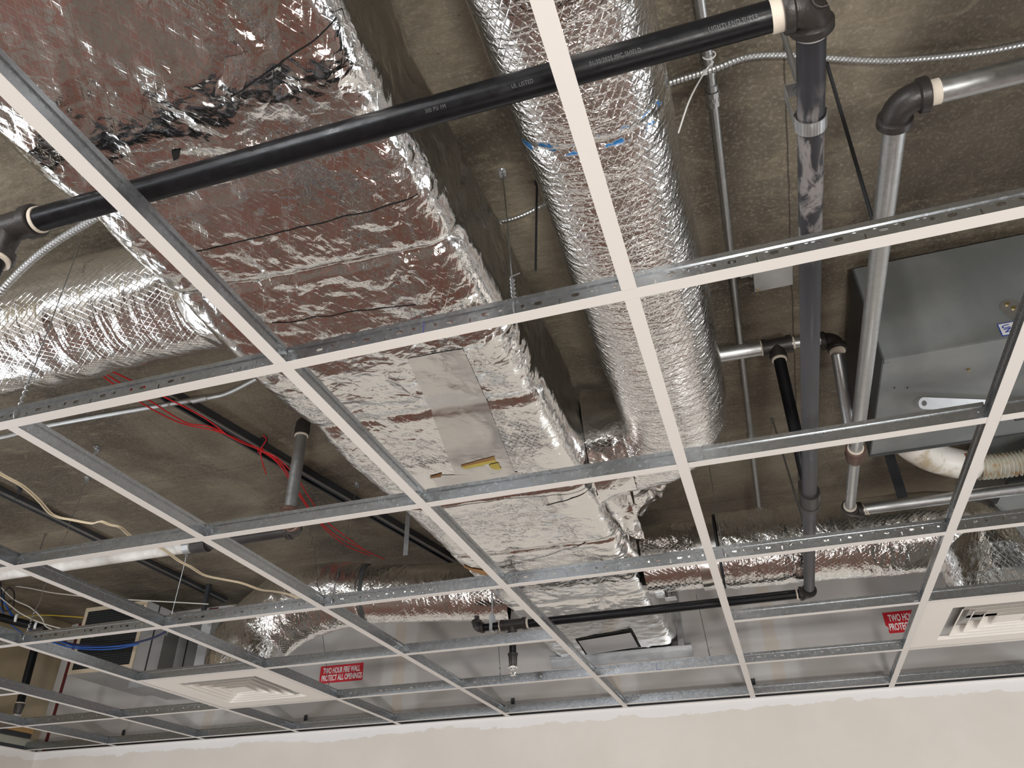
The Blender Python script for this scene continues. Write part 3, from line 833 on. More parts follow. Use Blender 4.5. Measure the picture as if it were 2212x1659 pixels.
# long pipe running away
t = pipe_obj('sprinkler_pipe', 'dusty dark sprinkler pipe running away from the top right elbow toward the back wall', 'sprinkler pipe', (.915, 1, PZ0))
bm = bmesh.new(); cyl(bm, (.915, -.25, PZ0), (.905, 2.12, PZ0+.0), PR*.95, 40); fin('pipe', bm, 'dusty_pipe', t)
ring_obj('thread_tape', 'white_ring', t, (.915, -.243, PZ0), (0, 1, 0), PR+.002, .010); ring_obj('thread_tape', 'white_ring', t, (.91, 1.335, PZ0), (0, 1, 0), PR+.006, .006)
bm = bmesh.new(); cyl(bm, (.91, 1.25, PZ0), (.91, 1.33, PZ0), .027, 28); tube(bm, [(.91, 1.33, PZ0), (.91, 1.345, PZ0)], .0285, 28); cyl(bm, (.91, 1.29, PZ0), (.912, 1.29, PZ0+.05), .026, 24); fin('tee_fitting', bm, 'black_fitting', t)
# loop hanger on it
h = thing('pipe_hanger', 'galvanised band hanger looped round the dark pipe near the top right elbow', 'pipe hanger', (.915, -.1, PZ0))
bm = bmesh.new()
yh = -.092
for a in range(-60, 241, 12):
    a0, a1 = math.radians(a-90-90), math.radians(a+12-90-90)
pts = arc((.914, yh, PZ0), (1, 0, 0), (0, 0, 1), PR+.0015, 0, 2*PI, 32)
for p, q in zip(pts, pts[1:]):
    o1 = (p-Vector((.914, yh, PZ0))).normalized()
    vs = [bm.verts.new(x_+Vector((0, dy, 0))) for x_ in (p, q, q+o1*.0015, p+o1*.0015) for dy in (-.012, .012)]
    for f in ((0, 1, 3, 2), (4, 5, 7, 6), (0, 2, 4, 6), (1, 3, 5, 7)): bm.faces.new([vs[i_] for i_ in f])
fin('band', bm, 'galvanised_sheet', h)
bm = bmesh.new(); box(bm, (.891, yh-.012, PZ0), (.8925, yh+.012, PZ0+.075)); box(bm, (.936, yh-.012, PZ0), (.9375, yh+.012, PZ0+.075)); box(bm, (.891, yh-.012, PZ0+.074), (.9375, yh+.012, PZ0+.077)); fin('clevis', bm, 'galvanised_sheet', h, False)
bm = bmesh.new(); cyl(bm, (.914, yh, PZ0+.06), (.93, yh+.02, ZD), .0048, 12); cyl(bm, (.914, yh, PZ0+.062), (.914, yh, PZ0+.073), .009, 6); fin('threaded_rod', bm, 'steel_wire', h)
# low black pipe at the far end
t = pipe_obj('sprinkler_pipe', 'low black sprinkler pipe crossing under the far end of the main duct', 'sprinkler pipe', (.3, 2.2, PZ0))
yl = 2.19
elbow('elbow', (.905, yl-.0, PZ0), (0, -1, 0), (-1, 0, 0), .0235, .024, 'black_fitting', t, .010, .004)
bm = bmesh.new(); cyl(bm, (.87, yl, PZ0), (-.22, yl+.01, PZ0), PR*.88, 32); cyl(bm, (-.33, yl, PZ0), (-.42, yl, PZ0), .016, 24); fin('pipe', bm, 'black_pipe', t)
bm = bmesh.new(); tube(bm, [(-.325, yl, PZ0), (-.235, yl, PZ0)], .022, 28); tube(bm, [(-.24, yl, PZ0), (-.225, yl, PZ0)], .026, 28); tube(bm, [(-.335, yl, PZ0), (-.32, yl, PZ0)], .024, 28)
cyl(bm, (-.285, yl, PZ0), (-.285, yl, PZ0-.04), .019, 24); tube(bm, [(-.285, yl, PZ0-.035), (-.285, yl, PZ0-.047)], .023, 24); fin('tee_fitting', bm, 'black_fitting', t)
ring_obj('thread_tape', 'thread_tape', t, (-.219, yl, PZ0), (1, 0, 0), .0205, .006); ring_obj('thread_tape', 'thread_tape', t, (-.34, yl, PZ0), (1, 0, 0), .0185, .005); ring_obj('thread_tape', 'thread_tape', t, (-.285, yl, PZ0-.05), (0, 0, 1), .018, .006); ring_obj('thread_tape', 'thread_tape', t, (.86, yl, PZ0), (1, 0, 0), .0205, .006)
elbow('elbow', (-.445, yl, PZ0), (1, 0, 0), (0, 0, 1), .019, .021, 'black_fitting', t, .010, .004)
bm = bmesh.new(); tube(bm, [(-.445, yl, PZ0+.03), (-.445, yl, PZ0+.052)], .011, 6); fin('plug', bm, 'black_fitting', t)
bm = bmesh.new(); cyl(bm, (-.285, yl, PZ0-.045), (-.285, yl, PZ0-.125), .0145, 24); fin('drop_nipple', bm, 'black_pipe', t)
bm = bmesh.new(); tube(bm, [(-.285, yl, z_) for z_ in (PZ0-.118, PZ0-.128, PZ0-.129, PZ0-.165, PZ0-.170)], 0, 26, True, [.021, .021, .0185, .0165, .012]); fin('reducer', bm, 'black_fitting', t)
def head(parent, x, y, z):
    bm = bmesh.new()
    tube(bm, [(x, y, z), (x, y, z-.004), (x, y, z-.005), (x, y, z-.012)], 0, 24, True, [.022, .022, .010, .010])
    for s_ in (-1, 1): tube(bm, spline([(x+s_*.008, y, z-.010), (x+s_*.011, y, z-.02), (x+s_*.004, y, z-.033)], 5), .0018, 8)
    cyl(bm, (x, y, z-.01), (x, y, z-.032), .002, 10); tube(bm, [(x, y, z-.034), (x, y, z-.0355)], .013, 20)
    return fin('sprinkler_head', bm, 'chrome', parent)
head(t, -.285, yl, PZ0-.170)
h = thing('pipe_hanger', 'small galvanised strap hanger with rod on the low black pipe beside its end elbow', 'pipe hanger', (-.375, yl, PZ0))
bm = bmesh.new()
box(bm, (-.382, yl-.0185, PZ0-.02), (-.368, yl-.0172, PZ0+.05)); box(bm, (-.382, yl+.0172, PZ0-.02), (-.368, yl+.0185, PZ0+.05)); box(bm, (-.382, yl-.0185, PZ0-.0195), (-.368, yl+.0185, PZ0-.018)); box(bm, (-.382, yl-.0185, PZ0+.049), (-.368, yl+.0185, PZ0+.0505))
fin('strap', bm, 'galvanised_sheet', h, False)
bm = bmesh.new(); cyl(bm, (-.375, yl, PZ0+.045), (-.375, yl+.0, ZD), .0035, 10); fin('threaded_rod', bm, 'steel_wire', h)

# galvanised pipe on the right
GZ = .34; gr = .0195
t = pipe_obj('galvanised_pipe', 'galvanised pipe with black elbow entering top right and running away beside the grey unit', 'pipe', (1.08, .8, GZ))
bm = bmesh.new(); cyl(bm, (1.13, .058, GZ), (2.2, .062, GZ), gr*1.05, 32); cyl(bm, (1.088, .10, GZ), (1.075, 1.36, GZ), gr, 32)
cyl(bm, (1.075, 1.42, GZ), (1.075, 1.80, GZ), gr*.86, 32); cyl(bm, (1.12, 1.83, GZ), (3.4, 1.83, GZ), gr, 32); fin('pipe', bm, 'galvanised_pipe', t)
elbow('elbow', (1.087, .058, GZ), (1, 0, 0), (0, 1, 0), .0245, .034, 'black_fitting', t, .013, .0055)
elbow('elbow', (1.075, 1.83, GZ), (1, 0, 0), (0, -1, 0), .0225, .028, 'black_fitting', t, .012, .005)
bm = bmesh.new(); tube(bm, [(1.075, y_, GZ) for y_ in (1.345, 1.347, 1.38, 1.42, 1.422)], 0, 28, True, [.022, .0285, .030, .024, .018]); fin('coupling', bm, 'rust_fitting', t)
ring_obj('thread_tape', 'thread_tape', t, (1.142, .058, GZ), (1, 0, 0), gr+.002, .022); ring_obj('thread_tape', 'thread_tape', t, (1.075, 1.343, GZ), (0, 1, 0), gr+.004, .006); ring_obj('thread_tape', 'thread_tape', t, (1.075, 1.785, GZ), (0, 1, 0), gr*.86+.005, .006)
for s_ in (0, .006): ring_obj('thread_tape', 'thread_tape', t, (1.122+s_, 1.83, GZ), (1, -.4+s_*20, .3), gr+.003, .003)
t = thing('hanger_rod', 'thin threaded rod hanging from the deck to the galvanised pipe at upper right', 'hanger rod', (1.085, .35, .6))
bm = bmesh.new(); cyl(bm, PZ(1785, 133, ZD), PZ(1886, 478, .36), .0042, 10); fin('threaded_rod', bm, 'dark_steel', t)
t['label'] = 'thin dark threaded rod hanging from the deck down to the galvanised pipe at upper right'

# deeper pipe with tee behind the conduit
DZ = .66
t = pipe_obj('galvanised_pipe', 'galvanised pipe stub with black tee and two drops, left of the grey unit', 'pipe', (.9, 1.2, DZ))
y1 = PZ(1690, 745, DZ).y
bm = bmesh.new(); cyl(bm, (.66, y1-.01, DZ), (.865, y1-.003, DZ), .0235, 28); cyl(bm, (.955, y1, DZ), (1.045, y1+.01, DZ), .016, 24)
cyl(bm, (1.082, y1+.03, DZ-.05), (1.078, 1.40, GZ+.02), .0195, 28); fin('pipe', bm, 'galvanised_pipe', t)
bm = bmesh.new(); cyl(bm, (.91, y1, DZ-.05), (.912, 1.29, PZ0+.04), .0185, 28); fin('drop_pipe', bm, 'black_pipe', t)
bm = bmesh.new(); cyl(bm, (.87, y1, DZ), (.955, y1, DZ), .025, 28)
for x in (.875, .95): tube(bm, [(x-.007, y1, DZ), (x+.007, y1, DZ)], .0285, 28)
cyl(bm, (.91, y1, DZ), (.91, y1, DZ-.045), .023, 24); tube(bm, [(.91, y1, DZ-.036), (.91, y1, DZ-.05)], .027, 24); fin('tee_fitting', bm, 'black_fitting', t)
elbow('elbow', (1.085, y1+.02, DZ), (-1, 0, 0), (0, 0, -1), .024, .028, 'black_fitting', t)
ring_obj('thread_tape', 'thread_tape', t, (.866, y1-.003, DZ), (1, 0, 0), .0255, .004); ring_obj('thread_tape', 'thread_tape', t, (.963, y1, DZ), (1, 0, 0), .02, .005); ring_obj('thread_tape', 'thread_tape', t, (.91, y1, DZ-.053), (0, 0, 1), .0225, .006); ring_obj('thread_tape', 'thread_tape', t, (1.083, y1+.02, DZ-.047), (0, 0, 1), .0235, .006)
# overhead electrical conduit
t = pipe_obj('conduit', 'thin steel electrical conduit fixed along the concrete right of the foil duct', 'electrical conduit', (.82, .5, .76))
bm = bmesh.new(); cyl(bm, (.80, -1.2, .755), (.822, .22, .755), .0115, 20); cyl(bm, (.822, .22, .755), (.805, 1.95, .755), .0095, 20); cyl(bm, (.803, 1.95, .755), (.795, 3.1, .755), .0095, 20); fin('tube', bm, 'galvanised_pipe', t)
bm = bmesh.new(); 
for y_, r_ in ((.255, .0135), (.272, .0155), (.286, .0135), (.298, .0145)): tube(bm, [(.822, y_-.007, .755), (.822, y_+.007, .755)], r_, 8 if r_ > .0140 else 20)
fin('coupling', bm, 'galvanised_pipe', t)
bm = bmesh.new(); tube(bm, [(.804, 1.93, .755), (.804, 1.97, .755)], .012, 12); fin('coupling', bm, 'galvanised_pipe', t)
# armoured cable
def armoured(name, label, pts, r=.008, mat='galvanised_pipe'):
    P_ = spline(pts, 14); L_ = 0; res = [P_[0]]
    for a, c in zip(P_, P_[1:]): L_ += (c-a).length
    n = int(L_/.0022); acc = [0]
    for a, c in zip(P_, P_[1:]): acc.append(acc[-1]+(c-a).length)
    res = []; i = 0
    for k in range(n+1):
        s_ = L_*k/n
        while i < len(acc)-2 and acc[i+1] < s_: i += 1
        res.append(P_[i].lerp(P_[i+1], (s_-acc[i])/max(1e-9, acc[i+1]-acc[i])))
    bm = bmesh.new(); rad = [r*(1.0 if (k % 4) in (0, 1) else (.86 if (k % 4) == 3 else .93)) for k in range(n+1)]
    tube(bm, res, r, 12, True, rad); o = fin(name, bm, mat, ang=20); return tag(o, label, 'electrical cable')
armoured('armoured_cable', 'ribbed silver armoured cable draped across the concrete at top right', [PZ(u, v, z) for u, v, z in ((1400, 205, .75), (1445, 180, .755), (1540, 150, .745), (1610, 124, .75), (1690, 118, .755), (1790, 125, .755), (1880, 130, .75), (1960, 128, .745), (2100, 114, .745), (2212, 94, .745), (2320, 70, .75))])
armoured('armoured_cable', 'ribbed silver armoured cable crossing the dark gap between the two foil ducts', [PZ(u, v, z) for u, v, z in ((1040, 500, .76), (1070, 482, .75), (1110, 472, .745), (1150, 455, .75), (1190, 432, .76), (1240, 390, .765))], .006)
armoured('armoured_cable', 'ribbed silver armoured cable at far left below the black pipe tee', [PZ(u, v, z) for u, v, z in ((260, 440, .40), (170, 492, .40), (110, 530, .39), (60, 570, .38), (10, 620, .36), (-60, 700, .30))], .008)
t = thing('cable_tie', 'long white cable tie dangling from the conduit at upper right', 'cable tie', tuple(PZ(1522, 155, .74)))
bm = bmesh.new(); tube(bm, spline([PZ(1541, 133, .742), PZ(1522, 156, .735), PZ(1490, 215, .66), PZ(1465, 288, .60)], 8), .0019, 6)
p = PZ(1523, 156, .733); obox(bm, p, Vector((1, 0, 0)), Vector((0, 1, 0)), Vector((0, 0, 1)), .004, .005, .003); fin('strap', bm, 'zip_tie', t)
bm = bmesh.new(); pts = arc((.824, .17, .752), (1, 0, 0), (0, 0, 1), .0135, 0, 2*PI, 20); tube(bm, pts, .0016, 6, False); fin('loop', bm, 'zip_tie', t)
# junction box
t = thing('junction_box', 'small grey electrical box on the concrete behind the nearest main tee', 'electrical box', (.92, .93, .74))
bm = bmesh.new(); box(bm, (.872, .885, .725), (.975, .985, .779)); bmesh.ops.bevel(bm, geom=bm.edges[:], offset=.005, segments=2, affect='EDGES'); fin('body', bm, 'galvanised_sheet', t)
bm = bmesh.new(); box(bm, (.868, .881, .721), (.979, .989, .725)); bmesh.ops.bevel(bm, geom=bm.edges[:], offset=.0015, segments=1, affect='EDGES'); fin('cover', bm, 'galvanised_sheet', t)
bm = bmesh.new()
for x, y_ in ((.878, .979), (.969, .891)): cyl(bm, (x, y_, .7185), (x, y_, .7215), .004, 12)
fin('screw', bm, 'brass', t)
bm = bmesh.new(); tube(bm, [(.835, .935, .752), (.872, .935, .752)], .009, 16); tube(bm, [(.862, .935, .752), (.872, .935, .752)], .013, 8); fin('connector', bm, 'galvanised_pipe', t)

# ------------------------------------------------------------ grey air handling unit
BX, BY, BZ = 1.150, 1.0, .42
t = thing('air_handler', 'large grey sheet metal air handling unit hanging at the right edge', 'air handling unit', (1.6, 1.3, BZ))
bm = bmesh.new(); box(bm, (BX, BY, BZ), (2.45, 1.575, .745)); bmesh.ops.bevel(bm, geom=bm.edges[:], offset=.003, segments=2, affect='EDGES'); fin('cabinet', bm, 'grey_enamel', t)
bm = bmesh.new(); box(bm, (BX-.004, BY-.002, BZ-.003), (BX+.0, 1.585, .74)); box(bm, (BX, 1.573, BZ-.004), (2.45, 1.585, BZ+.02)); fin('edge_flange', bm, 'dark_grey_metal', t, False)
bm = bmesh.new(); box(bm, (BX-.002, BY+.02, BZ-.0015), (BX+.018, 1.57, BZ+.0)); fin('bottom_seam', bm, 'grey_enamel', t, False)
# swing latch plate on the front, label
pl = PY(2185, 668, BY)
bm = bmesh.new(); n_ = 24; outl = []
for k in range(n_+1):
    a = PI*k/n_; outl.append((math.cos(a)*.026, math.sin(a)*.026))
outl += [(-.020, -.02), (-.006, -.045), (.006, -.045), (.020, -.02)]
vs = [bm.verts.new((pl.x+x*1.0, BY-.001, pl.z+.004+z)) for x, z in outl]; bm.faces.new(vs)
r_ = bmesh.ops.extrude_face_region(bm, geom=bm.faces[:]); bmesh.ops.translate(bm, vec=(0, -.003, 0), verts=[g for g in r_['geom'] if isinstance(g, bmesh.types.BMVert)])
fin('latch_plate', bm, 'galvanised_sheet', t, False)
bm = bmesh.new()
for dx, dz in ((-.006, .016), (.004, .0)): cyl(bm, (pl.x+dx, BY-.003, pl.z+dz), (pl.x+dx, BY-.0075, pl.z+dz), .006, 6)
fin('latch_bolt', bm, 'brass', t, False)
c = PY(2176, 710, BY)
bm = bmesh.new(); box(bm, (c.x-.019, BY-.0012, c.z-.021), (c.x+.03, BY-.0004, c.z+.019)); o = fin('label_plate', bm, 'label_blue', t, False); o['label'] = 'white label with blue border'
bm = bmesh.new(); box(bm, (c.x-.0165, BY-.0016, c.z-.0185), (c.x+.028, BY-.0012, c.z+.0165)); fin('label_face', bm, 'label_white', o, False)
me = text_mesh('UN', .026, .62, 1, .0006, .0002)
mt = Matrix.Translation((c.x-.002, BY-.0018, c.z)) @ Matrix.Rotation(math.radians(-82), 4, 'Y').inverted() @ Matrix.Rotation(PI/2, 4, 'X')
me.transform(mt); link('lettering', me, 'label_blue', o)
bm = bmesh.new()
for u, v in ((2092, 797), (2060, 899)): p = PZ(u, v, BZ); cyl(bm, (p.x, p.y, BZ), (p.x, p.y, BZ-.006), .0045, 8)
p = PY(1858, 655, BY-.0); cyl(bm, (BX-.003, 1.03, .50), (BX-.010, 1.03, .50), .007, 12); fin('screw', bm, 'brass', t)
bm = bmesh.new()
for u, v in ((1932, 837), (1960, 837), (1945, 905), (1915, 915), (2018, 895)): p = PZ(u, v, BZ); cyl(bm, (p.x, p.y, BZ), (p.x, p.y, BZ-.003), .0022, 8)
fin('screw_tip', bm, 'dark_steel', t)
# galvanised link bar hanging below
lk = thing('link_bar', 'flat galvanised bar with a round hole held just below the grey unit', 'bracket', tuple(PZ(2060, 875, .385)))
a = PZ(1995, 871, .385); c = PZ(2230, 880, .385); d = (c-a).normalized(); sd = d.cross((CAM-a).normalized()).normalized()
bm = bmesh.new(); n_ = 20; outer = []
for k in range(n_+1): q = PI/2+PI*k/n_; outer.append(a+d*(math.cos(q)*.017)+sd*(math.sin(q)*.017))
outer += [c-sd*.017, c+sd*.017]; hole = [a+d*(math.cos(2*PI*k/n_)*.008)+sd*(math.sin(2*PI*k/n_)*.008) for k in range(n_)]
ov = [bm.verts.new(p_) for p_ in outer]; hv = [bm.verts.new(p_) for p_ in hole]
es = [bm.edges.new((ov[i_], ov[(i_+1) % len(ov)])) for i_ in range(len(ov))]+[bm.edges.new((hv[i_], hv[(i_+1) % n_])) for i_ in range(n_)]
bmesh.ops.triangle_fill(bm, use_beauty=True, edges=es); o = fin('bar', bm, 'galvanised_sheet', lk, False); mo = o.modifiers.new('s', 'SOLIDIFY'); mo.thickness = .003
bm = bmesh.new(); box(bm, (c.x-.05, c.y-.02, .36), (c.x+.03, c.y+.02, .365)); box(bm, (c.x-.05, c.y+.018, .36), (c.x+.03, c.y+.02, .418)); fin('bracket', bm, 'dark_grey_metal', lk, False)
# condensate fitting and corrugated hose
ft = thing('duct_elbow', 'old white enamelled elbow with a rust-red patch below the grey unit', 'duct fitting', (1.4, 1.75, .45))
hz = .47
e1, e2, e3, e4 = PZ(1965, 955, hz), PZ(2010, 985, hz), PZ(2060, 1000, hz), PZ(2100, 1006, hz)
foil_ = foil_tube('shell', spline([e1+Vector((0, .02, .07)), e1, e2, e3, e4], 10), .052, 'old_white_enamel', ft, .0035, 81., seg=60)
bm = bmesh.new(); P_ = spline([e1+Vector((-.01, .03, .06)), e1+Vector((0, .052, -.01)), e2+Vector((0, .053, -.02)), e3+Vector((.01, .050, -.02)), e4+Vector((0, .046, -.02))], 8); tube(bm, P_, .0045, 8); fin('rim_seam', bm, 'old_white_enamel', ft)
p3 = e3.lerp(e4, .45)
bm = bmesh.new(); n_ = 8; g = []
for i_ in range(n_+1):
    row = []
    for j_ in range(n_+1):
        a_ = math.radians(-190+j_*44/n_); row.append(bm.verts.new(p3+Vector(((i_/n_-.5)*.034+.002*math.sin(j_*3), math.cos(a_)*.0625, math.sin(a_)*.0625))))
    g.append(row)
for i_ in range(n_):
    for j_ in range(n_): bm.faces.new((g[i_][j_], g[i_+1][j_], g[i_+1][j_+1], g[i_][j_+1]))
fin('rust_patch', bm, 'rust_patch', ft)
hs = PZ(2112, 1010, hz); 
bm = bmesh.new(); path = spline([hs, PZ(2160, 1006, hz), PZ(2212, 998, hz), PZ(2300, 975, hz)], 40); L_ = sum((a-c).length for a, c in zip(path, path[1:]))
n = int(L_/.0022); acc = [0]
for a, c in zip(path, path[1:]): acc.append(acc[-1]+(c-a).length)
res = []; i = 0
for k in range(n+1):
    s_ = L_*k/n
    while i < len(acc)-2 and acc[i+1] < s_: i += 1
    res.append(path[i].lerp(path[i+1], (s_-acc[i])/max(1e-9, acc[i+1]-acc[i])))
tube(bm, res, 0, 32, True, [.040+.0055*math.cos(2*PI*k/6.6) for k in range(n+1)])
tag(fin('corrugated_hose', bm, 'hose_cream'), 'ribbed cream corrugated hose at the right edge below the grey unit', 'hose')
t = thing('equipment_frame', 'grey sheet metal cabinet and dark frame behind the galvanised pipe at the right edge', 'equipment', (1.9, 2.3, .5))
bm = bmesh.new(); box(bm, (1.66, 2.12, .47), (2.7, 2.7, .74)); fin('cabinet', bm, 'grey_enamel', t, False)
bm = bmesh.new(); box(bm, (1.80, 2.06, .44), (1.84, 2.11, .74)); box(bm, (1.66, 2.07, .455), (2.6, 2.11, .475)); box(bm, (2.1, 2.06, .44), (2.15, 2.11, .74)); fin('frame', bm, 'dark_grey_metal', t, False)
bm = bmesh.new(); box(bm, (1.74, 2.065, .452), (1.86, 2.075, .458)); fin('brass_strip', bm, 'brass', t, False)
t = thing('strut_hanger', 'dark flat strap hanging from the deck below the grey unit corner', 'hanger', (1.3, 1.9, .6))
bm = bmesh.new(); obox(bm, (PZ(1928, 1005, .6)), Vector((1, 0, 0)), Vector((0, 1, 0)), Vector((0, 0, 1)), .018, .003, .18); fin('strap', bm, 'dark_steel', t, False)

# ------------------------------------------------------------ left side pipes and rails
t = pipe_obj('conduit', 'pale steel conduit fixed to the concrete at left behind the nearest main tee', 'electrical conduit', (-1.3, .95, .75))
bm = bmesh.new(); tube(bm, spline([PZ(-160, 972, .724), PZ(0, 945, .724), PZ(110, 918, .724), PZ(380, 870, .724), PZ(460, 857, .724), PZ(500, 845, .715), PZ(565, 812, .70), PZ(620, 790, .68)], 8), .0095, 16); fin('tube', bm, 'galvanised_pipe', t)
bm = bmesh.new(); p = PZ(432, 862, .724); tube(bm, [p-Vector((.03, 0, 0)), p+Vector((.03, 0, 0))], .0115, 16); fin('coupling', bm, 'galvanised_pipe', t)
def rail(label, a, c, wd=.041):
    t = thing('strut_rail', label, 'strut rail', tuple((a+c)/2)); d = (c-a).normalized(); sd = Vector((0, 0, 1)).cross(d).normalized(); up = Vector((0, 0, 1)); m_ = (a+c)/2; h_ = (c-a).length/2
    bm = bmesh.new(); obox(bm, m_+sd*wd/2, d, sd, up, h_, .0015, wd/2); obox(bm, m_-sd*wd/2, d, sd, up, h_, .0015, wd/2); obox(bm, m_+up*wd/2, d, sd, up, h_, wd/2, .0015)
    for s_ in (-1, 1): obox(bm, m_+sd*s_*(wd/2-.005)-up*wd/2, d, sd, up, h_, .005, .0012)
    fin('channel', bm, 'dark_steel', t, False)
    bm = bmesh.new(); obox(bm, m_-sd*(wd/2+.003)-up*(wd/2-.004), d, sd, up, h_, .0025, .004); fin('lip', bm, 'galvanised_sheet', t, False)
zr = .757
rail('black strut rail on the concrete running diagonally behind the red wires', PZ(340, 838, zr), PZ(985, 1213, zr))
rail('black strut rail on the concrete at far left above the cream cable', PZ(-120, 1003, zr), PZ(486, 1297, zr), .026)
t = pipe_obj('drain_pipe', 'painted pipe dropping from the deck by an elbow and running left as a white pipe', 'pipe', (-.705, 1.1, .3))
bm = bmesh.new(); cyl(bm, (-.705, 1.1, .60), (-.705, 1.1, .30), .0205, 28); fin('riser', bm, 'galvanised_pipe', t)
bm = bmesh.new(); tube(bm, [(-.705, 1.1, z_) for z_ in (.585, .60, .635, .65)], 0, 28, True, [.0255, .0265, .025, .015]); fin('cap', bm, 'black_fitting', t)
ring_obj('thread_tape', 'thread_tape', t, (-.705, 1.1, .583), (0, 0, 1), .0235, .006)
elbow('elbow', (-.708, 1.1, .265), (0, 0, 1), (0, 1, 0), .024, .028, 'rust_fitting', t)
elbow('elbow', (-.712, 1.175, .262), (0, -1, 0), (-1, 0, 0), .024, .028, 'black_fitting', t)
bm = bmesh.new(); cyl(bm, (-.75, 1.175, .262), (-1.08, 1.18, .262), .0195, 28); fin('pipe', bm, 'black_fitting', t)
bm = bmesh.new(); tube(bm, [(-1.07, 1.18, .262), (-1.13, 1.18, .262)], .027, 28); fin('coupling', bm, 'black_fitting', t)
bm = bmesh.new(); cyl(bm, (-1.12, 1.18, .262), (-3.0, 1.18, .262), .0205, 28); o = fin('pipe', bm, 'white_pipe', t); o['label'] = 'white painted length of pipe'
bm = bmesh.new(); tube(bm, [(-1.137, 1.18, .262), (-1.165, 1.18, .262)], .0225, 28); fin('collar', bm, 'galvanised_pipe', t)

def wire(name, label, pts, r, mat, cat='wire', n=8, group=None):
    bm = bmesh.new(); tube(bm, spline(pts, n), r, 8); return tag(fin(name, bm, mat), label, cat, group)
def WP(lst, z): return [PZ(u, v, z if len(q) == 0 else q[0]) for (u, v, *q) in lst]
rz_ = .70
reds = [[(215, 795), (240, 815), (318, 862), (400, 912), (455, 922), (520, 955), (563, 972, .72), (600, 990), (640, 1030), (665, 1070), (700, 1120), (735, 1150), (790, 1190)],
        [(212, 800), (235, 822), (315, 876), (370, 905), (405, 918), (480, 935), (562, 973, .72), (600, 1000), (628, 1040), (650, 1070), (680, 1115), (710, 1150), (750, 1180), (800, 1200)],
        [(205, 790), (250, 806), (340, 850), (420, 890), (460, 915), (500, 945), (564, 971, .72), (610, 1005), (635, 1050), (660, 1090), (690, 1125), (740, 1165), (830, 1208)]]
for k, (r, q) in enumerate(zip(reds, ('topmost of the three in the loop', 'lowest of the three in the loop', 'straightest of the three'))):
    wire('red_wire', f'thin red wire strung along the concrete at left, {q}', WP(r, rz_), .0028, 'red_wire', group=None)
t = thing('wire_tie', 'red wire tail and knot tied at the black rail', 'wire tie', tuple(PZ(563, 973, .72)))
bm = bmesh.new(); tube(bm, spline(WP([(568, 940, .76), (575, 950, .75), (563, 972, .72), (566, 995, .68), (575, 1025, .62)], 0), 6), .0022, 8); fin('tail', bm, 'red_wire', t)
bm = bmesh.new(); pts = arc(PZ(563, 973, .72), (1, 0, 0), (0, 0, 1), .012, 0, 2*PI, 16); tube(bm, pts, .002, 6, False); fin('knot', bm, 'red_wire', t)
for k in (0, 1):
    o_ = Vector((.004*k, .004*k, .003*k))
    wire('cream_cable', ('upper' if k == 0 else 'lower')+' strand of the kinked cream cable pair draped over the tees at left',
         [p+o_ for p in WP([(-60, 985), (0, 1025), (45, 1050), (80, 1080), (105, 1108), (125, 1118), (150, 1123), (195, 1131), (215, 1127), (235, 1134), (258, 1140), (275, 1155), (292, 1165), (330, 1178), (355, 1190), (385, 1212), (410, 1225), (440, 1243), (480, 1252), (520, 1260), (560, 1274), (590, 1278), (620, 1284), (660, 1300)], .2)], .0025 if k == 0 else .0022, 'cream_wire', 'cable')
def pw(lst, y): return [PY(u, v, y if len(q) == 0 else q[0]) for (u, v, *q) in lst]
wire('white_cable', 'white cable sagging across the far left corner above the tan board', pw([(-40, 1255), (0, 1262), (60, 1270), (110, 1280), (160, 1286), (215, 1292), (290, 1296), (400, 1302), (450, 1305)], 2.42), .003, 'white_wire', 'cable')
wire('white_cable', 'white cable dropping steeply from the left edge past the black hanger pipe', pw([(-30, 1240), (0, 1267), (30, 1295), (65, 1312), (90, 1335), (98, 1352), (118, 1362)], 2.3), .003, 'white_wire', 'cable')
wire('white_cable', 'white cable crossing diagonally behind the hanger wire at far left', pw([(0, 1290), (20, 1306), (45, 1325), (80, 1342), (110, 1352), (150, 1362), (200, 1376)], 2.25), .003, 'white_wire', 'cable')
for k, (l, q, rr2) in enumerate((([(-30, 1290), (5, 1300), (25, 1325), (45, 1348), (80, 1368), (110, 1385), (150, 1398), (200, 1403), (250, 1401), (295, 1393)], 'lower of the two under the middle main tee', .0035),
                  ([(0, 1270), (14, 1310), (30, 1335), (60, 1355), (90, 1368), (130, 1385), (165, 1397), (220, 1398), (270, 1394), (300, 1391)], 'upper of the two under the middle main tee', .0035),
                  ([(0, 1310), (10, 1330), (25, 1350), (50, 1368), (85, 1375), (110, 1382)], 'short one nearest the left edge', .003))):
    wire('blue_cable', f'blue data cable at far left, {q}', pw(l, 2.46-.03*k), rr2, 'blue_wire', 'cable')
wire('navy_cable', 'thick dark blue cable bundle looping in front of the grille', pw([(100, 1372), (140, 1388), (180, 1394), (240, 1396), (290, 1389), (330, 1378), (355, 1366), (372, 1352)], 2.44), .006, 'navy_wire', 'cable')
wire('yellow_cable', 'thin yellow cable behind the black drop pipe at far left', pw([(20, 1338), (60, 1331), (100, 1329), (140, 1331), (180, 1334)], 2.55), .003, 'yellow_wire', 'cable')
wire('black_cable', 'coiled black cable at the far left edge', pw([(-20, 1240), (0, 1258), (4, 1300), (10, 1320), (28, 1310), (30, 1280), (18, 1270), (8, 1285), (14, 1300), (24, 1298)], 2.3), .004, 'black_rubber', 'cable')

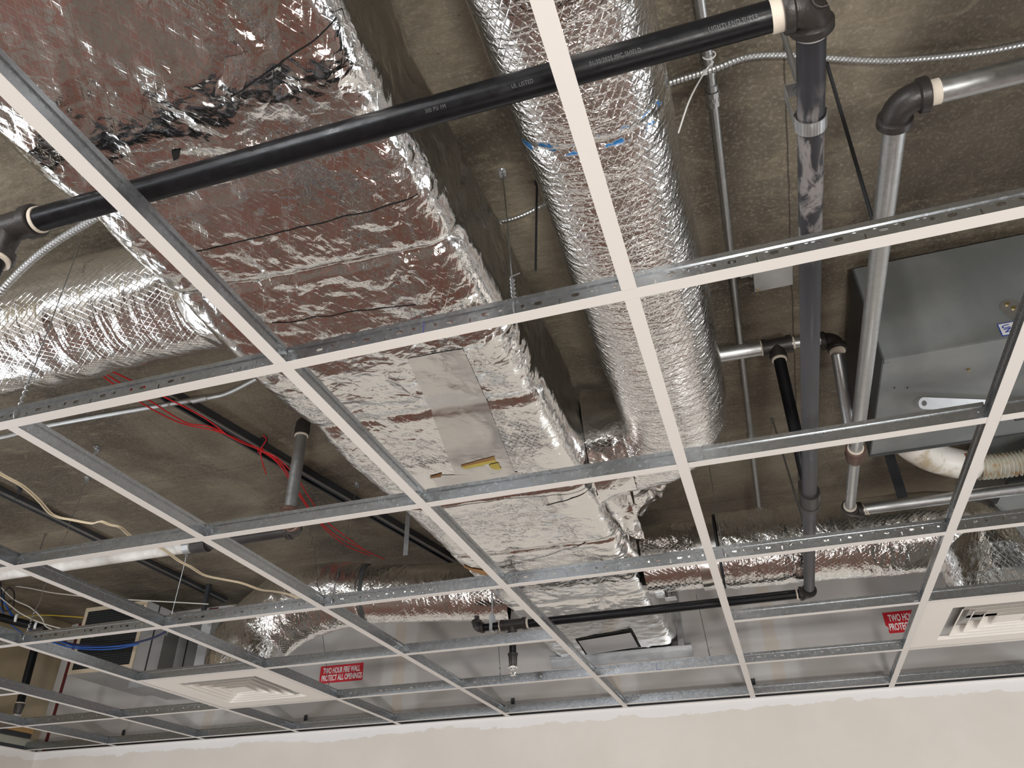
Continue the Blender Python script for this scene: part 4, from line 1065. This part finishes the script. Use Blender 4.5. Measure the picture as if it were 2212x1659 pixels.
# left drop pipe
t = pipe_obj('sprinkler_pipe', 'black sprinkler pipe at far left with a drop down to a chrome head', 'sprinkler pipe', (-3.0, 2.4, .4))
top = PY(86, 1360, 2.4)
bm = bmesh.new(); cyl(bm, PY(-60, 1318, 2.25), PY(90, 1357, 2.4), .0215, 24); fin('pipe', bm, 'black_pipe', t)
xs_ = top.x
bm = bmesh.new(); cyl(bm, (xs_, 2.4, top.z), (-3.07+.0, 2.4, .10), .0205, 24); fin('drop_pipe', bm, 'black_pipe', t)
bm = bmesh.new(); cyl(bm, (xs_-.03, 2.39, top.z), (xs_+.03, 2.41, top.z), .026, 24); fin('elbow', bm, 'black_fitting', t)
bm = bmesh.new(); tube(bm, [(-3.07, 2.4, z_) for z_ in (.105, .10, .06, .052)][::-1], 0, 24, True, [.016, .020, .024, .024]); fin('reducer', bm, 'black_fitting', t)
ring_obj('thread_tape', 'thread_tape', t, (-3.07, 2.4, .107), (0, 0, 1), .0225, .006)
p = PY(36, 1335, 2.33); ring_obj('white_ring', 'white_ring', t, p, (1, .7, 0), .023, .012); p = PY(78, 1352, 2.38); ring_obj('white_ring', 'white_ring', t, p, (1, .7, 0), .023, .012)
head(t, -3.07, 2.4, .052)

# return-air grille box
GY = 2.56
t = thing('return_air_box', 'grey return air box with black mesh grille in the far left corner', 'return air grille', (-2.73, GY, .3))
tl, tr, brr, bl = PY(185, 1313, GY), PY(319, 1298, GY), PY(285, 1443, GY), PY(147, 1457, GY)
x0, x1, z0, z1 = (tl.x+bl.x)/2, (tr.x+brr.x)/2, (bl.z+brr.z)/2, (tl.z+tr.z)/2
bm = bmesh.new()
box(bm, (x0, GY+.005, z0), (x0+.002, YB-.002, z1)); box(bm, (x1-.002, GY+.005, z0), (x1, YB-.002, z1)); box(bm, (x0, GY+.005, z1-.002), (x1, YB-.002, z1)); fin('casing', bm, 'light_grey_panel', t, False)
bm = bmesh.new(); box(bm, (x0, GY+.005, z0-.002), (x1, YB-.002, z0)); box(bm, (x0+.25, GY+.2, z0-.05), (x1+.2, YB-.05, z0-.004)); fin('bottom_pan', bm, 'galvanised_sheet', t, False)
bm = bmesh.new()
for y_ in (2.66, 2.95): box(bm, (x1, y_-.004, z0), (x1+.003, y_+.004, z1))
fin('panel_seam', bm, 'dark_steel', t, False)
bm = bmesh.new(); box(bm, (x1, 2.75, z0), (x1+.002, 2.87, z1-.02)); fin('sealant_strip', bm, 'sealant', t, False)
bm = bmesh.new(); fw = .022
box(bm, (x0, GY, z0), (x0+fw, GY+.006, z1)); box(bm, (x1-fw, GY, z0), (x1, GY+.006, z1)); box(bm, (x0+fw, GY, z0), (x1-fw, GY+.006, z0+fw)); box(bm, (x0+fw, GY, z1-fw), (x1-fw, GY+.006, z1)); fin('grille_frame', bm, 'tan_metal', t, False)
bm = bmesh.new(); st = .0125
k = x0+fw
while k < x1-fw: box(bm, (k-.001, GY+.003, z0+fw), (k+.001, GY+.012, z1-fw)); k += st
k = z0+fw
while k < z1-fw: box(bm, (x0+fw, GY+.0035, k-.001), (x1-fw, GY+.0125, k+.001)); k += st
fin('mesh', bm, 'dark_grey_metal', t, False)
bm = bmesh.new(); box(bm, (x0+.01, GY+.03, z0+.01), (x1-.01, GY+.032, z1-.01)); fin('filter', bm, 'mesh_black', t, False)
# plain boxes of duct between it and the foil boot
t = thing('duct_box', 'light grey sheet metal duct boxing beside the grille, behind the diffuser edge', 'duct', (-2.2, 2.9, .4))
a = PY(405, 1400, 2.85)
bm = bmesh.new(); box(bm, (-2.40, 2.86, .30), (-2.12, 3.13, .62)); fin('casing', bm, 'light_grey_panel', t, False)
bm = bmesh.new(); box(bm, (-2.121, 2.93, .30), (-2.117, 2.94, .62)); box(bm, (-2.33, 2.856, .30), (-2.25, 2.861, .62)); fin('seam', bm, 'sealant', t, False)
# wood plate on top of the left wall
bm = bmesh.new(); box(bm, (XL-.002, 1.9, .09), (XL+.03, 3.05, .125)); base('pine', (.42, .25, .10), .7); struct(fin('trim_5', bm, 'pine', smooth=False))
bm = bmesh.new(); box(bm, (XL-.002, 1.9, .065), (XL+.022, 3.05, .088)); struct(fin('trim_6', bm, 'dark_steel', smooth=False))
bm = bmesh.new(); box(bm, (XL-.011, 1.2, .0), (XL-.001, 3.138, .064)); base('greenish_board', (.34, .34, .28), .7); struct(fin('trim_7', bm, 'greenish_board', smooth=False))

# ------------------------------------------------------------ fire wall signs
def sign(label, cx, cz, w_, h_, notch=False):
    t = thing('fire_wall_sign', label, 'sign', (cx, YB-.002, cz))
    bm = bmesh.new()
    pts = [(-w_/2, h_/2), (-w_/2, -h_/2), (w_/2, -h_/2), (w_/2, h_/2)]
    if notch: pts = [(-w_/2, h_/2), (-w_/2, -.012), (-w_/2+.007, -.017), (-w_/2+.012, -.030), (-w_/2+.006, -.034), (-w_/2+.008, -h_/2), (w_/2, -h_/2), (w_/2, h_/2)]
    vs = [bm.verts.new((cx+x, YB-.0005, cz+z)) for x, z in pts]; bm.faces.new(vs)
    r_ = bmesh.ops.extrude_face_region(bm, geom=bm.faces[:]); bmesh.ops.translate(bm, vec=(0, -.0007, 0), verts=[g for g in r_['geom'] if isinstance(g, bmesh.types.BMVert)])
    fin('backing', bm, 'red_sign', t, False)
    for k, txt in enumerate(('TWO HOUR FIRE WALL', 'PROTECT ALL OPENINGS')):
        me = text_mesh(txt, h_*.42, 1, 1.0, .0009, .0002)
        xs = [v.co.x for v in me.vertices]; W_ = max(xs)-min(xs); zs_ = [v.co.y for v in me.vertices]; H_ = max(zs_)-min(zs_)
        sc = w_*(.86 if k == 0 else .93)/W_; sh = h_*.34/H_
        me.transform(Matrix.Diagonal((sc, sh, 1, 1)))
        ys_ = [v.co.y for v in me.vertices]; mid = (max(ys_)+min(ys_))/2
        me.transform(Matrix.Translation((cx+(.004 if k else .0), YB-.0014, cz+(.21 if k == 0 else -.21)*h_-mid)) @ Matrix.Rotation(PI/2, 4, 'X'))
        link('lettering', me, 'sign_white', t)
sign('red fire wall warning sign with white letters at lower left, fully readable', -1.610, .298, .272, .095)
sign('red fire wall warning sign at right, cut off by the tee beside the diffuser', 1.405, .288, .272, .098, True)
t = thing('fire_wall_sign', 'faded scrap of red lettering at the very top of the back wall at left', 'sign', (-2.5, YB, .74))
bm = bmesh.new(); c = PY(460, 1304, YB); box(bm, (c.x-.02, YB-.001, .735), (c.x+.05, YB-.0004, .775)); box(bm, (c.x-.12, YB-.001, .735), (c.x-.03, YB-.0004, .75)); fin('backing', bm, 'red_caulk', t, False)

# wall angle anchor clips
for u, v, q in ((265, 1592, 'leftmost'), (660, 1556, 'second from the left'), (1108, 1508, 'third from the left'), (1627, 1475, 'rightmost')):
    p = PY(u, v, YB); t = thing('anchor_clip', f'small dark clip on the back wall above the grid, {q} of four', 'clip', (p.x, YB, p.z))
    bm = bmesh.new(); box(bm, (p.x-.010, YB-.004, .0), (p.x+.010, YB-.001, .088)); box(bm, (p.x+.009, YB-.018, .0), (p.x+.0105, YB-.001, .088)); fin('plate', bm, 'dark_steel', t, False)
    bm = bmesh.new()
    for z_ in (.035, .06): cyl(bm, (p.x-.001, YB-.0055, z_), (p.x-.001, YB-.0035, z_), .0045, 10)
    fin('screw', bm, 'black_rubber', t)

# ------------------------------------------------------------ hanger wires
def hanger(label, bot, top, tw=.09, r=.00135, bracket=True, kink=0, sq=0):
    bot = Vector(bot); top = Vector(top); t = thing('hanger_wire', label, 'hanger wire', tuple(bot))
    d = (top-bot).normalized(); sx = Vector((1, 0, 0)); sx = (sx-d*sx.dot(d)).normalized(); sy = d.cross(sx)
    L_ = (top-bot).length; n = 24; pts = []
    for k in range(n+1):
        s_ = L_*k/n; off = Vector((0, 0, 0))
        if sq: off = sx*sq*math.sin(k*1.9)+sy*sq*math.cos(k*1.3)
        if k in (0, n): off = Vector((0, 0, 0))
        pts.append(bot+d*s_+off)
    bm = bmesh.new(); tube(bm, pts, r, 8); fin('wire', bm, 'steel_wire', t)
    bm = bmesh.new(); m_ = 60
    pts = [bot+d*(tw*k/m_)+(sx*math.cos(k*.62)+sy*math.sin(k*.62))*.0035 for k in range(m_+1)]; tube(bm, pts, r*.9, 6)
    # loop through the tee
    lp = [bot+Vector((0, -.006*math.sin(a_), -.012+.012*math.cos(a_))) for a_ in [2*PI*k/14 for k in range(15)]]; tube(bm, lp, r, 6)
    tube(bm, [pts[-1], pts[-1]+sx*.012+d*.004], r*.9, 6); fin('twisted_end', bm, 'steel_wire', t)
    if bracket:
        bm = bmesh.new(); obox(bm, top-Vector((0, 0, .011)), Vector((1, 0, 0)), Vector((0, 1, 0)), Vector((0, 0, 1)), .009, .0012, .011); obox(bm, top-Vector((0, .007, .001)), Vector((1, 0, 0)), Vector((0, 1, 0)), Vector((0, 0, 1)), .009, .008, .0012)
        cyl(bm, top-Vector((0, .008, .002)), top-Vector((0, .008, .008)), .005, 8); fin('ceiling_clip', bm, 'galvanised_sheet', t)
    return t
zt = .034
H = [('hanger wire at far left twisted onto the nearest main tee, before the foil branch', (40, 885, 0), (205, 440, ZD), .10, 0),
     ('tightly twisted hanger wire in the gap between the two foil ducts', (1111, 655, 0), (1086, 372, ZD), .11, 0),
     ('wavy hanger wire at far left rising from the middle main tee past the cream cable', (54, 1378, 2), (190, 1032, ZD), .09, .003),
     ('crinkled hanger wire meeting the middle main tee left of the foil branch duct', (692, 1290, 2), (664, 1100, ZD), .05, .004),
     ('straight hanger wire slanting down to the middle main tee beside the crinkled one', (719, 1290, 2), (772, 1045, ZD), .07, 0),
     ('hanger wire passing in front of the readable red sign', (712, 1490, 4), (684, 1262, .7), .05, 0),
     ('hanger wire beside the chrome sprinkler head under the main duct', (1081, 1466, 4), (1070, 1270, .62), .08, 0),
     ('hanger wire at right rising from the middle main tee left of the armoured coupling', (1563, 1195, 2), (1520, 935, ZD), .04, 0),
     ('hanger wire ending on the farthest main tee right of the duct end', (1534, 1420, 4), (1504, 1285, .42), .07, 0)]
H[7] = ('hanger wire at right in front of the far right foil branch duct', (1563, 1195, 2), (1520, 935, ZD), .04, 0)
for l, (u, v, j), (u2, v2, z2), tw, sq in H:
    b_ = PZ(u, v, zt); b_ = Vector((b_.x, j*G, zt)); b_.x = PY(u, v, j*G).x
    tp = PZ(u2, v2, z2)
    if tp.y > YB-.02: tp.y = YB-.03
    hanger(l, b_, tp, tw, bracket=(z2 == ZD), sq=sq)
hanger('hanger wire with a kink near its ceiling clip, left of the crumpled foil bend', (PY(371, 1322, 2.4).x, 2.4, PY(371, 1322, 2.4).z-.1), PZ(404, 1196, ZD), .03)
def rod(label, a, c, r=.004, mat='dark_steel'):
    t = thing('hanger_rod', label, 'hanger rod', tuple(c)); bm = bmesh.new(); cyl(bm, a, c, r, 10); fin('threaded_rod', bm, mat, t)
    bm = bmesh.new(); cyl(bm, Vector(a)-Vector((0, 0, .012)), Vector(a)-Vector((0, 0, .003)), .007, 6); fin('nut', bm, mat, t)
rod('loose dark rod hanging free between the foil ducts', PZ(1160, 392, ZD), PZ(1157, 585, .45), .003)
rod('thin rod hanging from the deck behind the dusty pipe at right', PZ(1668, 903, ZD), Vector((.905, 1.64, PZ0+.02)), .004, 'steel_wire')
rod('short rod with nut hanging from the concrete at left, shadow beside it', PZ(98, 1153, ZD), PZ(84, 1195, .64), .004, 'steel_wire')
for u, v, l in ((212, 966, 'bright metal anchor clip bolted to the concrete at left'), (46, 1052, 'dark anchor clip above the far left rail'), (573, 948, 'dark anchor clip above the red wire knot')):
    p = PZ(u, v, ZD); t = thing('deck_clip', l, 'anchor clip', tuple(p)); mt_ = 'galvanised_sheet' if u == 212 else 'dark_steel'
    bm = bmesh.new(); box(bm, p+Vector((-.012, -.0015, -.03)), p+Vector((.012, .0015, 0))); box(bm, p+Vector((-.012, -.016, -.0035)), p+Vector((.012, 0, -.0005))); fin('angle', bm, mt_, t, False)
    bm = bmesh.new(); cyl(bm, p+Vector((0, -.009, -.012)), p+Vector((0, -.009, -.003)), .006, 8); tube(bm, [p+Vector((0, 0, -.026)), p+Vector((-.003, -.004, -.06))], .0015, 6); tube(bm, [p+Vector((-.012, -.004, -.062)), p+Vector((.008, -.004, -.06))], .0035, 6); fin('bolt', bm, mt_, t)
t = thing('strap_hanger', 'flat galvanised strap hanging above the far left foil branch duct', 'strap hanger', tuple(PZ(880, 1140, .7)))
bm = bmesh.new(); a = PZ(880, 1135, .72); box(bm, (a.x-.012, a.y-.001, .57), (a.x+.012, a.y+.001, ZD)); fin('strap', bm, 'galvanised_sheet', t, False)
t = thing('strut_hanger', 'dark channel hanger standing between the rails above the duct boxing', 'hanger', tuple(PZ(452, 1265, .7)))
a = PZ(452, 1262, ZD); bm = bmesh.new(); box(bm, (a.x-.012, a.y-.01, .55), (a.x+.012, a.y+.01, ZD)); fin('channel', bm, 'dark_steel', t, False)

t = thing('strap_hanger', 'small shiny clamp at the far right edge of the main duct', 'strap hanger', tuple(PZ(1437, 1285, .25)))
c = PZ(1428, 1283, .245); bm = bmesh.new(); box(bm, c+Vector((-.022, -.02, -.012)), c+Vector((.016, .02, .02))); bmesh.ops.bevel(bm, geom=bm.edges[:], offset=.005, segments=2, affect='EDGES'); fin('clamp', bm, 'galvanised_sheet', t)
bm = bmesh.new(); box(bm, c+Vector((.018, -.02, -.02)), c+Vector((.024, .02, .02))); fin('gasket', bm, 'black_rubber', t, False)
bm = bmesh.new(); box(bm, c+Vector((.015, -.02, -.026)), c+Vector((.06, .02, -.022))); fin('arm', bm, 'galvanised_sheet', t, False)
# ------------------------------------------------------------ groups of like things
from collections import defaultdict
GN = {'ceiling grid cross tee': 'cross tees of the ceiling grid', 'ceiling grid main tee': 'main tees of the ceiling grid', 'hanger wire': 'wires hanging the ceiling grid',
      'air diffuser': 'square ceiling diffusers', 'sign': 'red fire wall signs', 'anchor clip': 'anchor clips on the concrete', 'clip': 'clips along the back wall',
      'hanger rod': 'threaded hanger rods', 'strut rail': 'strut rails on the concrete', 'wire': 'red wires', 'electrical cable': 'armoured cables'}
for o in list(COL.objects):
    if o.parent is None and o.get('category') in GN: o['group'] = GN[o['category']]
for o in COL.objects:
    if o.name.startswith('blue_cable'): o['group'] = 'blue data cables'
    if o.name.startswith('white_cable'): o['group'] = 'white cables'
    if o.name.startswith('branch_duct'): o['group'] = 'foil-wrapped round branch ducts'
